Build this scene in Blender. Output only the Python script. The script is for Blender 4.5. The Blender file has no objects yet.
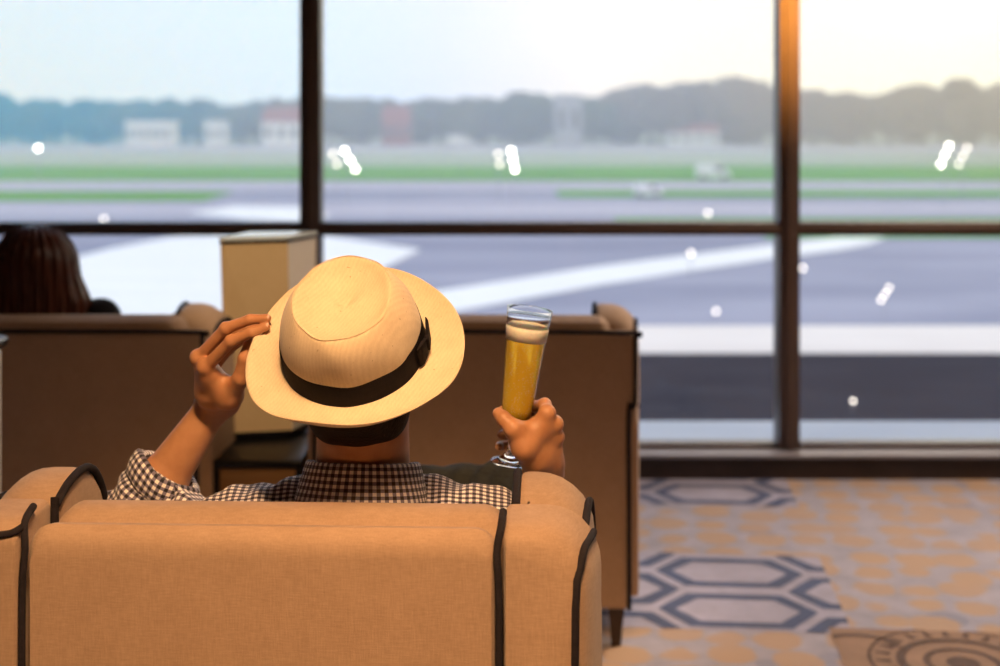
import bpy, bmesh, math, random
import numpy as np
from mathutils import Vector, Matrix

S = bpy.context.scene
COL = S.collection
FPX = 1389.0
CAMH = 1.47
HZ = 115.0
rnd = random.Random(7)

def W(px, py, Z):
    """point in the room from an image position and a distance"""
    return np.array([(px - 500.0) * Z / FPX, Z, CAMH - (py - HZ) * Z / FPX])

# ------------------------------------------------------------------ materials
def srgb(r, g, b):
    f = lambda c: (c / 255 / 12.92) if c / 255 <= .04045 else ((c / 255 + .055) / 1.055) ** 2.4
    return (f(r), f(g), f(b), 1)

class NT:
    def __init__(s, name):
        s.m = bpy.data.materials.new(name); s.m.use_nodes = True
        s.t = s.m.node_tree; s.t.nodes.clear()
        s.out = s.n('ShaderNodeOutputMaterial')
    def n(s, typ, **kw):
        o = s.t.nodes.new(typ)
        for k, v in kw.items():
            if k.startswith('i_'):
                key = k[2:].replace('_', ' ')
                s.put(o.inputs[key], v)
            elif k[0] == '_' and k[1:].isdigit():
                s.put(o.inputs[int(k[1:])], v)
            else: setattr(o, k, v)
        return o
    def put(s, sock, v):
        if isinstance(v, bpy.types.NodeSocket): s.t.links.new(v, sock)
        else: sock.default_value = v
    def math(s, op, a, b=0.0, c=0.0):
        return s.n('ShaderNodeMath', operation=op, _0=a, _1=b, _2=c).outputs[0]
    def mix(s, f, a, b):
        o = s.t.nodes.new('ShaderNodeMix'); o.data_type = 'RGBA'
        s.put(o.inputs[0], f); s.put(o.inputs[6], a); s.put(o.inputs[7], b)
        return o.outputs[2]
    def ramp(s, f, stops, interp='LINEAR'):
        o = s.t.nodes.new('ShaderNodeValToRGB'); s.put(o.inputs[0], f)
        r = o.color_ramp; r.interpolation = interp
        while len(r.elements) < len(stops): r.elements.new(.5)
        for e, (p, c) in zip(r.elements, stops): e.position = p; e.color = c
        return o.outputs[0]
    def principled(s, color, rough=.6, **kw):
        b = s.t.nodes.new('ShaderNodeBsdfPrincipled')
        s.put(b.inputs['Base Color'], color); s.put(b.inputs['Roughness'], rough)
        for k, v in kw.items(): s.put(b.inputs[k.replace('_', ' ')], v)
        s.t.links.new(b.outputs[0], s.out.inputs[0]); s.b = b
        return b
    def bump(s, h, strength=.3, dist=.002):
        o = s.n('ShaderNodeBump', i_Strength=strength, i_Distance=dist, i_Height=h)
        s.t.links.new(o.outputs[0], s.b.inputs['Normal'])
    def obj(s): return s.n('ShaderNodeTexCoord').outputs['Object']
    def uv(s): return s.n('ShaderNodeTexCoord').outputs['UV']
    def noise(s, vec, scale, detail=3, rough=.6):
        return s.n('ShaderNodeTexNoise', i_Vector=vec, i_Scale=scale, i_Detail=detail, i_Roughness=rough).outputs[0]
    def mapping(s, vec, scale=(1, 1, 1), rot=(0, 0, 0), loc=(0, 0, 0)):
        return s.n('ShaderNodeMapping', i_Vector=vec, i_Scale=scale, i_Rotation=rot, i_Location=loc).outputs[0]

def fabric(name, c1, c2, bump=.35, rough=.85, sheen=.15, scale=1.0):
    t = NT(name); o = t.obj()
    a = t.noise(t.mapping(o, (60 * scale, 60 * scale, 420 * scale)), 1, 2)
    b = t.noise(t.mapping(o, (420 * scale, 420 * scale, 50 * scale)), 1, 2)
    c = t.noise(o, 14 * scale, 3)
    w = t.math('MULTIPLY', t.math('ADD', a, b), .5)
    f = t.math('ADD', t.math('MULTIPLY', w, 1.1), t.math('MULTIPLY', c, .35))
    col = t.ramp(f, [(.45, c1), (.95, c2)])
    t.principled(col, rough, Sheen_Weight=sheen, Sheen_Roughness=.5, Specular_IOR_Level=.15)
    t.bump(w, bump, .0015)
    return t.m

def plain(name, c, rough=.6, noise_amt=.12, scale=8, **kw):
    t = NT(name); o = t.obj()
    n = t.noise(o, scale, 4)
    d = tuple(x * (1 - noise_amt) for x in c[:3]) + (1,); e = tuple(min(1, x * (1 + noise_amt)) for x in c[:3]) + (1,)
    t.principled(t.ramp(n, [(.3, d), (.7, e)]), rough, **kw)
    t.bump(n, .08, .002)
    return t.m

M = {}
M['upholstery'] = fabric('taupe_upholstery', (.335, .222, .148, 1), (.455, .312, .215, 1))
M['piping'] = fabric('charcoal_piping', (.012, .010, .013, 1), (.028, .023, .028, 1), .2, .85, 0)
M['dark_wood'] = plain('dark_wood', (.03, .014, .008, 1), .35, .3, 20)
def wood(name, c1, c2, rough=.4):
    t = NT(name); o = t.obj()
    n = t.noise(t.mapping(o, (4, 4, 60)), 1, 5)
    t.principled(t.ramp(n, [(.3, c1), (.7, c2)]), rough); t.bump(n, .06, .001)
    return t.m
M['table_wood'] = wood('brown_table_wood', (.20, .10, .03, 1), (.30, .16, .055, 1))
M['shade_warm_lit'] = fabric('warm_lit_linen', (.66, .47, .25, 1), (.74, .55, .32, 1), .1)  # linen front with the warm indoor light painted into its tone
M['shade_window_lit'] = fabric('window_lit_linen', (.74, .68, .60, 1), (.82, .77, .70, 1), .1)  # same linen, paler for the window light on that side
M['mullion'] = plain('bronze_mullion', (.105, .066, .052, 1), .38, .1, 5, Metallic=.15)
M['glass_edge'] = plain('pale_glass_edge', (.72, .78, .76, 1), .15, .03, 5)
M['black_metal'] = plain('black_metal', (.012, .012, .014, 1), .3, .1, 9, Metallic=.4)
M['white_paint'] = plain('white_paint', (.82, .80, .76, 1), .4, .04, 6)
M['wall_paint'] = plain('warm_wall_paint', (.22, .15, .10, 1), .8, .05, 3)
M['ceiling_paint'] = plain('ceiling_paint', (.40, .32, .26, 1), .8, .04, 3)
M['sill_dark'] = plain('dark_sill_wood', (.035, .018, .012, 1), .35, .25, 12)
M['sill_top'] = plain('grey_sill_top', (.30, .29, .33, 1), .3, .06, 9)

def skin(name, c, c2):
    t = NT(name); o = t.obj()
    n = t.noise(o, 35, 4); f = t.noise(o, 500, 2)
    t.principled(t.ramp(n, [(.3, c), (.7, c2)]), .48, Subsurface_Weight=.12, Subsurface_Radius=(.012, .005, .003), Subsurface_Scale=1.0)
    t.bump(f, .15, .0008)
    return t.m
M['skin'] = skin('warm_brown_skin', (.44, .205, .10, 1), (.52, .26, .135, 1))
M['skin2'] = skin('light_skin', (.55, .34, .24, 1), (.62, .40, .29, 1))
M['nail'] = plain('fingernail', (.72, .45, .34, 1), .25, .05, 60)
def hairmat(name, c1, c2, sc=(260, 260, 18), rough=.35):
    t = NT(name); o = t.obj()
    n = t.noise(t.mapping(o, sc), 1, 3)
    t.principled(t.ramp(n, [(.3, c1), (.75, c2)]), rough, Specular_IOR_Level=.25); t.bump(n, .7, .003)
    return t.m
M['hair_black'] = hairmat('black_hair', (.004, .003, .003, 1), (.02, .010, .008, 1), rough=.6)
M['hair_brown'] = hairmat('auburn_brown_hair', (.022, .007, .005, 1), (.16, .05, .028, 1), (110, 110, 6), .32)
M['denim'] = fabric('charcoal_denim', (.018, .020, .020, 1), (.05, .054, .052, 1), .5, .85, 0)
M['black_cloth'] = fabric('black_cloth', (.008, .008, .012, 1), (.02, .02, .026, 1), .3)
M['leather'] = plain('brown_leather', (.08, .04, .02, 1), .4, .2, 30)
M['eye'] = plain('eye_white', (.8, .78, .75, 1), .15, .02, 30)
M['iris'] = plain('brown_iris', (.03, .015, .01, 1), .1, .02, 30)

# gingham
t = NT('gingham_cotton'); u = t.n('ShaderNodeSeparateXYZ', i_Vector=t.uv())
def band(c):
    fr = t.math('FRACT', t.math('DIVIDE', c, .0108))
    return t.math('SMOOTH_MIN', 1.0, t.math('MULTIPLY', t.math('LESS_THAN', fr, .5), 1.0), 0.0)
bu, bv = band(u.outputs[0]), band(u.outputs[1])
s_ = t.math('MULTIPLY', t.math('ADD', bu, bv), .5)
col = t.ramp(s_, [(0, (.84, .81, .80, 1)), (.35, (.20, .18, .25, 1)), (.8, (.012, .010, .022, 1))], 'CONSTANT')
wv = t.noise(t.mapping(t.uv(), (900, 900, 1)), 1, 2)
t.principled(col, .85, Sheen_Weight=.2); t.bump(wv, .3, .001)
M['gingham'] = t.m

# straw / canvas hat
t = NT('cream_canvas'); o = t.obj()
a = t.n('ShaderNodeTexWave', i_Vector=t.mapping(o, rot=(0, 0, .5)), i_Scale=52.0, i_Distortion=2.2, i_Detail=2.0, i_Detail_Scale=1.5).outputs['Fac']
b = t.noise(t.mapping(o, (500, 120, 300), (0, 0, .5)), 1, 3)
c = t.noise(o, 22, 4)
sp = t.noise(o, 160, 1)
w = t.math('ADD', t.math('MULTIPLY', a, .22), t.math('MULTIPLY', b, .78))
colr = t.ramp(t.math('ADD', t.math('MULTIPLY', w, .5), t.math('MULTIPLY', c, .5)), [(.3, (.66, .52, .345, 1)), (.7, (.80, .66, .47, 1))])
colr = t.mix(t.math('MULTIPLY', t.math('GREATER_THAN', sp, .76), .55), colr, (.35, .22, .10, 1))
t.principled(colr, .8, Sheen_Weight=.15); t.bump(w, .45, .0012)
M['straw'] = t.m
M['ribbon'] = fabric('black_ribbon', (.005, .004, .006, 1), (.012, .009, .012, 1), .25, .8, 0)

# glass
t = NT('window_glass')
tr = t.n('ShaderNodeBsdfTransparent'); tr.inputs[0].default_value = (.97, .98, .985, 1)
gl = t.n('ShaderNodeBsdfGlossy', i_Roughness=.02)
fr = t.n('ShaderNodeFresnel', i_IOR=1.35)
mx = t.n('ShaderNodeMixShader', _0=fr.outputs[0]); t.t.links.new(tr.outputs[0], mx.inputs[1]); t.t.links.new(gl.outputs[0], mx.inputs[2])
t.t.links.new(mx.outputs[0], t.out.inputs[0]); M['pane'] = t.m
t = NT('clear_glass'); t.principled((1, 1, 1, 1), .0, Transmission_Weight=1.0, IOR=1.45); M['glass'] = t.m
t = NT('thin_clear_glass')
tr = t.n('ShaderNodeBsdfTransparent'); tr.inputs[0].default_value = (.97, .98, .97, 1)
gl = t.n('ShaderNodeBsdfGlossy', i_Roughness=.01)
fr = t.n('ShaderNodeFresnel', i_IOR=1.5)
mx = t.n('ShaderNodeMixShader', _0=t.math('MULTIPLY', fr.outputs[0], .8)); t.t.links.new(tr.outputs[0], mx.inputs[1]); t.t.links.new(gl.outputs[0], mx.inputs[2])
t.t.links.new(mx.outputs[0], t.out.inputs[0]); M['thin_glass'] = t.m
t = NT('golden_beer'); o = t.obj()
v = t.n('ShaderNodeTexVoronoi', i_Vector=o, i_Scale=420.0, i_Randomness=1.0)
bub = t.math('LESS_THAN', v.outputs['Distance'], .33)
gn = t.math('GREATER_THAN', t.noise(o, 90, 2), .50)
bub = t.math('MULTIPLY', bub, gn)
colr = t.mix(t.math('MULTIPLY', bub, .5), (1, .66, .05, 1), (1, .97, .65, 1))
t.principled(colr, .05, Transmission_Weight=.60, IOR=1.40, Coat_Weight=.6, Coat_Roughness=.02)
t.bump(bub, .5, .001); M['beer'] = t.m
M['foam'] = plain('beer_foam', (.95, .90, .80, 1), .9, .06, 300, Subsurface_Weight=.2)

def emis(name, c, k):
    t = NT(name); e = t.n('ShaderNodeEmission', i_Color=c, i_Strength=k); t.t.links.new(e.outputs[0], t.out.inputs[0]); return t.m
M['glow_dot'] = emis('dot_glow_bright', (1, .95, .84, 1), 24)  # glow of the dots that stand in for mirrored indoor lights
M['glow_dot_dim'] = emis('dot_glow_faint', (1, .88, .76, 1), 6)

# carpet
def carpet():
    t = NT('hexagon_carpet'); o = t.mapping(t.obj(), rot=(0, 0, .12))
    v = t.n('ShaderNodeTexVoronoi', i_Vector=t.mapping(o, (1, 1.0, 0)), i_Scale=6.6, i_Randomness=.42)
    v2 = t.n('ShaderNodeTexVoronoi', i_Vector=t.mapping(o, (1, 1.0, 0), loc=(3.1, 1.7, 0)), i_Scale=4.1, i_Randomness=.9)
    n = t.noise(o, 9, 3); n2 = t.noise(o, 2.3, 2); fine = t.noise(o, 320, 2)
    blob = t.math('SUBTRACT', 1.0, t.math('SMOOTHSTEP', t.math('ADD', v.outputs['Distance'], t.math('MULTIPLY', n, .35)), .50, .62)) if False else t.n('ShaderNodeMapRange', interpolation_type='SMOOTHSTEP', i_Value=t.math('ADD', v.outputs['Distance'], t.math('MULTIPLY', n, .4)), i_From_Min=.60, i_From_Max=.74, i_To_Min=.9, i_To_Max=0.0).outputs[0]
    ring = t.math('LESS_THAN', v2.outputs['Distance'], .26)
    base = t.ramp(n, [(.3, (.34, .34, .43, 1)), (.7, (.48, .46, .56, 1))])
    och = t.ramp(n2, [(.35, (.56, .37, .22, 1)), (.7, (.48, .34, .26, 1))])
    c = t.mix(t.math('MULTIPLY', ring, .5), base, (.22, .24, .36, 1))
    c = t.mix(blob, c, och)
    t.principled(c, .9, Sheen_Weight=.4, Sheen_Roughness=.4); t.bump(fine, .5, .003)
    return t.m
M['carpet'] = carpet()
M['carpet_lav'] = plain('lavender_carpet', (.40, .39, .52, 1), .9, .14, 10, Sheen_Weight=.3)
M['carpet_navy'] = plain('navy_carpet', (.05, .08, .19, 1), .9, .2, 10, Sheen_Weight=.3)
M['carpet_tan'] = plain('tan_carpet', (.33, .20, .125, 1), .9, .15, 10, Sheen_Weight=.3)
M['carpet_brown'] = plain('brown_carpet', (.10, .05, .03, 1), .9, .2, 10, Sheen_Weight=.3)

# outdoors
def ground_mat(name, c1, c2, sc=.05, rough=.75, spec=.3, stretch=(1, 4, 1)):
    t = NT(name); o = t.mapping(t.obj(), stretch)
    n = t.noise(o, sc, 5)
    t.principled(t.ramp(n, [(.35, c1), (.65, c2)]), rough, Specular_IOR_Level=spec)
    return t.m
M['apron'] = ground_mat('grey_apron', (.24, .25, .34, 1), (.38, .38, .47, 1), .05)
M['grass'] = ground_mat('mown_grass', (.13, .33, .06, 1), (.19, .42, .10, 1), .06, .95, .05)
M['grass_far'] = ground_mat('pale_far_grass', (.36, .43, .32, 1), (.46, .50, .42, 1), .02, .95, .05)  # greyer and paler than the near grass
M['pale_ground'] = ground_mat('white_ground', (.86, .85, .84, 1), (.93, .92, .90, 1), .2, .6)
M['taxiway'] = ground_mat('taxiway_asphalt', (.42, .40, .48, 1), (.52, .50, .56, 1), .03)
M['roof_dark'] = ground_mat('dark_roof_membrane', (.030, .029, .040, 1), (.048, .046, .060, 1), .4, .95, .05)
M['ledge'] = ground_mat('pale_ledge', (.55, .58, .64, 1), (.64, .66, .70, 1), .8)
M['parapet'] = ground_mat('cream_roof_edge', (.80, .72, .66, 1), (.90, .82, .75, 1), .3)
M['pole_grey'] = plain('grey_pole_paint', (.45, .45, .48, 1), .5, .05, 4)
M['bark'] = plain('bark', (.05, .035, .025, 1), .9, .3, 2)
def foliage(name, a, b):
    t = NT(name); n = t.noise(t.obj(), .6, 4); t.principled(t.ramp(n, [(.3, a), (.7, b)]), .9, Specular_IOR_Level=.1); return t.m
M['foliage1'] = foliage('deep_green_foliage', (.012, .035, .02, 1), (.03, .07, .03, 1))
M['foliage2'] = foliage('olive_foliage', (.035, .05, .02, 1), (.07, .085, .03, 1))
M['foliage_glow'] = foliage('warm_glow_foliage', (.085, .055, .025, 1), (.13, .085, .04, 1))  # warm sun-haze glow painted into the leaf colour of the right-hand trees
M['red_roof'] = plain('red_roof', (.30, .07, .05, 1), .8, .1, 1)
M['shed_white'] = plain('white_shed', (.9, .9, .9, 1), .6, .05, 1)
M['shed_grey'] = plain('grey_shed', (.38, .38, .42, 1), .7, .05, 1)
M['window_dark'] = plain('dark_window', (.03, .035, .045, 1), .2, .1, 2)
M['rubber'] = plain('rubber', (.01, .01, .01, 1), .8, .1, 2)

# ------------------------------------------------------------------ object helpers
def mesh_obj(name, verts, faces, mat, parent=None, smooth=None):
    me = bpy.data.meshes.new(name)
    me.from_pydata([tuple(map(float, v)) for v in verts], [], [tuple(int(i) for i in f) for f in faces])
    return finish(name, me, mat, parent, smooth)
def finish(name, me, mat, parent=None, smooth=None):
    o = bpy.data.objects.new(name, me); COL.objects.link(o)
    for m in (mat if isinstance(mat, (list, tuple)) else [mat]): me.materials.append(m)
    if smooth is not None:
        me.polygons.foreach_set('use_smooth', [True] * len(me.polygons))
        if smooth < 180: me.set_sharp_from_angle(angle=math.radians(smooth))
    if parent is not None: o.parent = parent
    return o
def bm_obj(name, bm, mat, parent=None, smooth=35):
    bmesh.ops.recalc_face_normals(bm, faces=bm.faces)
    me = bpy.data.meshes.new(name); bm.to_mesh(me); bm.free()
    return finish(name, me, mat, parent, smooth)
def tag(o, label=None, cat=None, group=None, kind=None):
    if label: o['label'] = label
    if cat: o['category'] = cat
    if group: o['group'] = group
    if kind: o['kind'] = kind
    return o
def empty(name, loc, rz=0):
    o = bpy.data.objects.new(name, None); COL.objects.link(o); o.location = loc; o.rotation_euler = (0, 0, rz); o.empty_display_size = .1
    return o
def copy_tree(o, parent=None):
    c = o.copy(); COL.objects.link(c)
    if parent is not None: c.parent = parent
    for ch in list(o.children): copy_tree(ch, c)
    return c
def add_box(bm, x0, x1, y0, y1, z0, z1, bevel=0, seg=3):
    r = bmesh.ops.create_cube(bm, size=1)
    vs = r['verts']
    for v in vs:
        v.co = Vector(((x0 + x1) / 2 + v.co.x * (x1 - x0), (y0 + y1) / 2 + v.co.y * (y1 - y0), (z0 + z1) / 2 + v.co.z * (z1 - z0)))
    if bevel:
        es = list({e for v in vs for e in v.link_edges})
        bmesh.ops.bevel(bm, geom=es, offset=bevel, segments=seg, profile=.5, affect='EDGES')
def box(name, x0, x1, y0, y1, z0, z1, mat, parent=None, bevel=0, seg=3):
    bm = bmesh.new(); add_box(bm, x0, x1, y0, y1, z0, z1, bevel, seg); return bm_obj(name, bm, mat, parent)
def add_loft(bm, rings, cap=True, closed=True):
    R = [[bm.verts.new(tuple(map(float, p))) for p in r] for r in rings]
    n = len(R[0])
    for a, b in zip(R[:-1], R[1:]):
        for i in range(n if closed else n - 1):
            bm.faces.new((a[i], a[(i + 1) % n], b[(i + 1) % n], b[i]))
    if cap and closed:
        bm.faces.new(R[0][::-1]); bm.faces.new(R[-1])
    return R
def loft(name, rings, mat, parent=None, smooth=40, cap=True):
    bm = bmesh.new(); add_loft(bm, rings, cap); return bm_obj(name, bm, mat, parent, smooth)
def smooth_path(pts, n=4):
    pts = [Vector(p) for p in pts]; out = []
    for i in range(len(pts) - 1):
        p0 = pts[max(i - 1, 0)]; p1 = pts[i]; p2 = pts[i + 1]; p3 = pts[min(i + 2, len(pts) - 1)]
        for k in range(n):
            t = k / n
            out.append(.5 * ((2 * p1) + (-p0 + p2) * t + (2 * p0 - 5 * p1 + 4 * p2 - p3) * t * t + (-p0 + 3 * p1 - 3 * p2 + p3) * t ** 3))
    out.append(pts[-1]); return out
def add_tube(bm, pts, r, seg=8, closed=False):
    pts = [Vector(p) for p in pts]; rings = []
    up = None
    for i, p in enumerate(pts):
        if closed: d = (pts[(i + 1) % len(pts)] - pts[i - 1]).normalized()
        else: d = (pts[min(i + 1, len(pts) - 1)] - pts[max(i - 1, 0)]).normalized()
        if up is None:
            up = Vector((0, 0, 1)) if abs(d.z) < .9 else Vector((0, 1, 0))
        x = d.cross(up); x.normalize(); up = x.cross(d).normalized()
        rr = r[i] if isinstance(r, (list, tuple)) else r
        rings.append([p + (x * math.cos(2 * math.pi * k / seg) + up * math.sin(2 * math.pi * k / seg)) * rr for k in range(seg)])
    if closed: rings.append(rings[0]); add_loft(bm, rings, cap=False)
    else: add_loft(bm, rings)
def tube(name, pts, r, mat, parent=None, seg=8, n=4, closed=False):
    bm = bmesh.new(); add_tube(bm, smooth_path(pts, n) if n else pts, r, seg, closed)
    if closed: bmesh.ops.remove_doubles(bm, verts=bm.verts, dist=1e-6)
    return bm_obj(name, bm, mat, parent, 60)
def add_lathe(bm, prof, seg=32, M4=None):
    rings = []
    for r, z in prof:
        ring = [Vector((r * math.cos(2 * math.pi * k / seg), r * math.sin(2 * math.pi * k / seg), z)) for k in range(seg)]
        if M4 is not None: ring = [M4 @ p for p in ring]
        rings.append(ring)
    return add_loft(bm, rings, cap=True)
def lathe(name, prof, mat, parent=None, seg=32, M4=None, smooth=40):
    bm = bmesh.new(); add_lathe(bm, prof, seg, M4); return bm_obj(name, bm, mat, parent, smooth)

# ------------------------------------------------------------------ signed distance sculpting
class Field:
    def __init__(s, lo, hi, h):
        s.lo = np.array(lo, float); s.h = h
        s.n = np.ceil((np.array(hi) - s.lo) / h).astype(int) + 1
        s.F = np.full(tuple(s.n), .2, np.float32)
    def win(s, lo, hi, m):
        a = np.clip(np.floor((np.array(lo) - m - s.lo) / s.h).astype(int), 0, s.n - 1)
        b = np.clip(np.ceil((np.array(hi) + m - s.lo) / s.h).astype(int) + 1, 1, s.n)
        if (b <= a).any(): return None
        g = [(s.lo[i] + s.h * np.arange(a[i], b[i])).astype(np.float32) for i in range(3)]
        P = np.stack(np.meshgrid(*g, indexing='ij'), -1)
        return tuple(slice(a[i], b[i]) for i in range(3)), P
    def blend(s, sl, d, k, op='u'):
        F = s.F[sl]
        if op == 'u':
            if k > 0:
                h = np.maximum(k - np.abs(F - d), 0) / k
                s.F[sl] = np.minimum(F, d) - h * h * k * .25
            else: s.F[sl] = np.minimum(F, d)
        else:
            d = -d
            if k > 0:
                h = np.maximum(k - np.abs(F - d), 0) / k
                s.F[sl] = np.maximum(F, d) + h * h * k * .25
            else: s.F[sl] = np.maximum(F, d)
    def cone(s, a, b, ra, rb, k=.01, op='u', flat=None):
        a = np.array(a, float); b = np.array(b, float); r = max(ra, rb)
        w = s.win(np.minimum(a, b) - r, np.maximum(a, b) + r, k + 3 * s.h)
        if w is None: return s
        sl, P = w; ab = b - a; L2 = max(float(ab @ ab), 1e-12)
        t = np.clip(((P - a) @ ab) / L2, 0, 1)
        q = P - (a + t[..., None] * ab)
        if flat is not None:   # (axis, factor): squash along an axis
            ax, f = np.array(flat[0], float), flat[1]; ax = ax / np.linalg.norm(ax)
            c = q @ ax; q = q + (c * (1 / f - 1))[..., None] * ax
        d = np.linalg.norm(q, axis=-1) - (ra + (rb - ra) * t)
        s.blend(sl, d.astype(np.float32), k, op); return s
    def chain(s, pts, rs, k=.01, op='u', **kw):
        for i in range(len(pts) - 1): s.cone(pts[i], pts[i + 1], rs[i], rs[i + 1], k, op, **kw)
        return s
    def ell(s, c, r, k=.01, op='u', R=None):
        c = np.array(c, float); r = np.array(r, float)
        m = r.max() if R is not None else r
        w = s.win(c - m, c + m, k + 3 * s.h)
        if w is None: return s
        sl, P = w; q = P - c
        if R is not None: q = q @ np.array(R)     # columns of R = local axes
        k0 = np.linalg.norm(q / r, axis=-1); k1 = np.linalg.norm(q / (r * r), axis=-1)
        d = k0 * (k0 - 1) / np.maximum(k1, 1e-6)
        s.blend(sl, d.astype(np.float32), k, op); return s
    def cutplane(s, p, n, lo, hi):
        """remove what lies beyond the plane (p, n) inside a window"""
        w = s.win(lo, hi, 0)
        sl, P = w; d = ((P - np.array(p)) @ np.array(n)).astype(np.float32)
        s.F[sl] = np.maximum(s.F[sl], d); return s
    def displace(s, fn, lo, hi):
        w = s.win(lo, hi, 0); sl, P = w
        m = np.abs(s.F[sl]) < .05
        D = np.zeros(s.F[sl].shape, np.float32); D[m] = fn(P[m]); s.F[sl] += D; return s
    def mesh(s):
        F = s.F; ins = F < 0
        c = [ins[i:ins.shape[0] - 1 + i, j:ins.shape[1] - 1 + j, k:ins.shape[2] - 1 + k] for i in (0, 1) for j in (0, 1) for k in (0, 1)]
        cnt = sum(x.astype(np.int8) for x in c)
        act = (cnt > 0) & (cnt < 8); ids = np.argwhere(act)
        idx = np.full(act.shape, -1, np.int32); idx[tuple(ids.T)] = np.arange(len(ids))
        off = np.array([(i, j, k) for i in (0, 1) for j in (0, 1) for k in (0, 1)])
        val = np.stack([F[tuple((ids + o).T)] for o in off], 1)
        acc = np.zeros((len(ids), 3)); num = np.zeros(len(ids))
        for a in range(8):
            for b in range(a + 1, 8):
                if np.abs(off[a] - off[b]).sum() != 1: continue
                va, vb = val[:, a], val[:, b]; m = (va < 0) != (vb < 0)
                t = np.where(m, va / np.where(m, va - vb, 1), 0)
                p = off[a] + t[:, None] * (off[b] - off[a])
                acc[m] += p[m]; num[m] += 1
        V = s.lo + s.h * (ids + acc / num[:, None])
        faces = []
        for ax in range(3):
            o1, o2 = [(1, 2), (2, 0), (0, 1)][ax]
            sl0 = [slice(None)] * 3; sl1 = [slice(None)] * 3
            sl0[ax] = slice(0, -1); sl1[ax] = slice(1, None)
            A, B = ins[tuple(sl0)], ins[tuple(sl1)]
            e = np.argwhere(A != B)
            ok = (e[:, o1] > 0) & (e[:, o2] > 0) & (e[:, o1] < F.shape[o1] - 1) & (e[:, o2] < F.shape[o2] - 1)
            e = e[ok]; fl = A[tuple(e.T)]
            d1 = np.zeros(3, int); d1[o1] = 1; d2 = np.zeros(3, int); d2[o2] = 1
            q = np.stack([idx[tuple((e - d1 - d2).T)], idx[tuple((e - d2).T)], idx[tuple(e.T)], idx[tuple((e - d1).T)]], 1)
            q[~fl] = q[~fl][:, ::-1]; faces.append(q)
        Q = np.concatenate(faces); return V, Q[(Q >= 0).all(1)]
def np_mesh(name, V, Q, mat, parent=None, uv=None):
    me = bpy.data.meshes.new(name)
    me.vertices.add(len(V)); me.vertices.foreach_set('co', np.asarray(V, np.float32).ravel())
    me.loops.add(Q.size); me.loops.foreach_set('vertex_index', Q.astype(np.int32).ravel())
    me.polygons.add(len(Q)); me.polygons.foreach_set('loop_start', np.arange(0, Q.size, 4, dtype=np.int32))
    try: me.polygons.foreach_set('loop_total', np.full(len(Q), 4, np.int32))
    except Exception: pass
    me.update(calc_edges=True); me.validate()
    if uv is not None:
        l = me.uv_layers.new(name='UVMap'); l.data.foreach_set('uv', uv.astype(np.float32).ravel())
    return finish(name, me, mat, parent, 180)

# ------------------------------------------------------------------ the room
ZG = 5.72
def struct(o): o['kind'] = 'structure'; return o
floor = box('floor', -7, 7, -4, 5.62, -.2, 0, M['carpet']); struct(floor)
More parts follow.
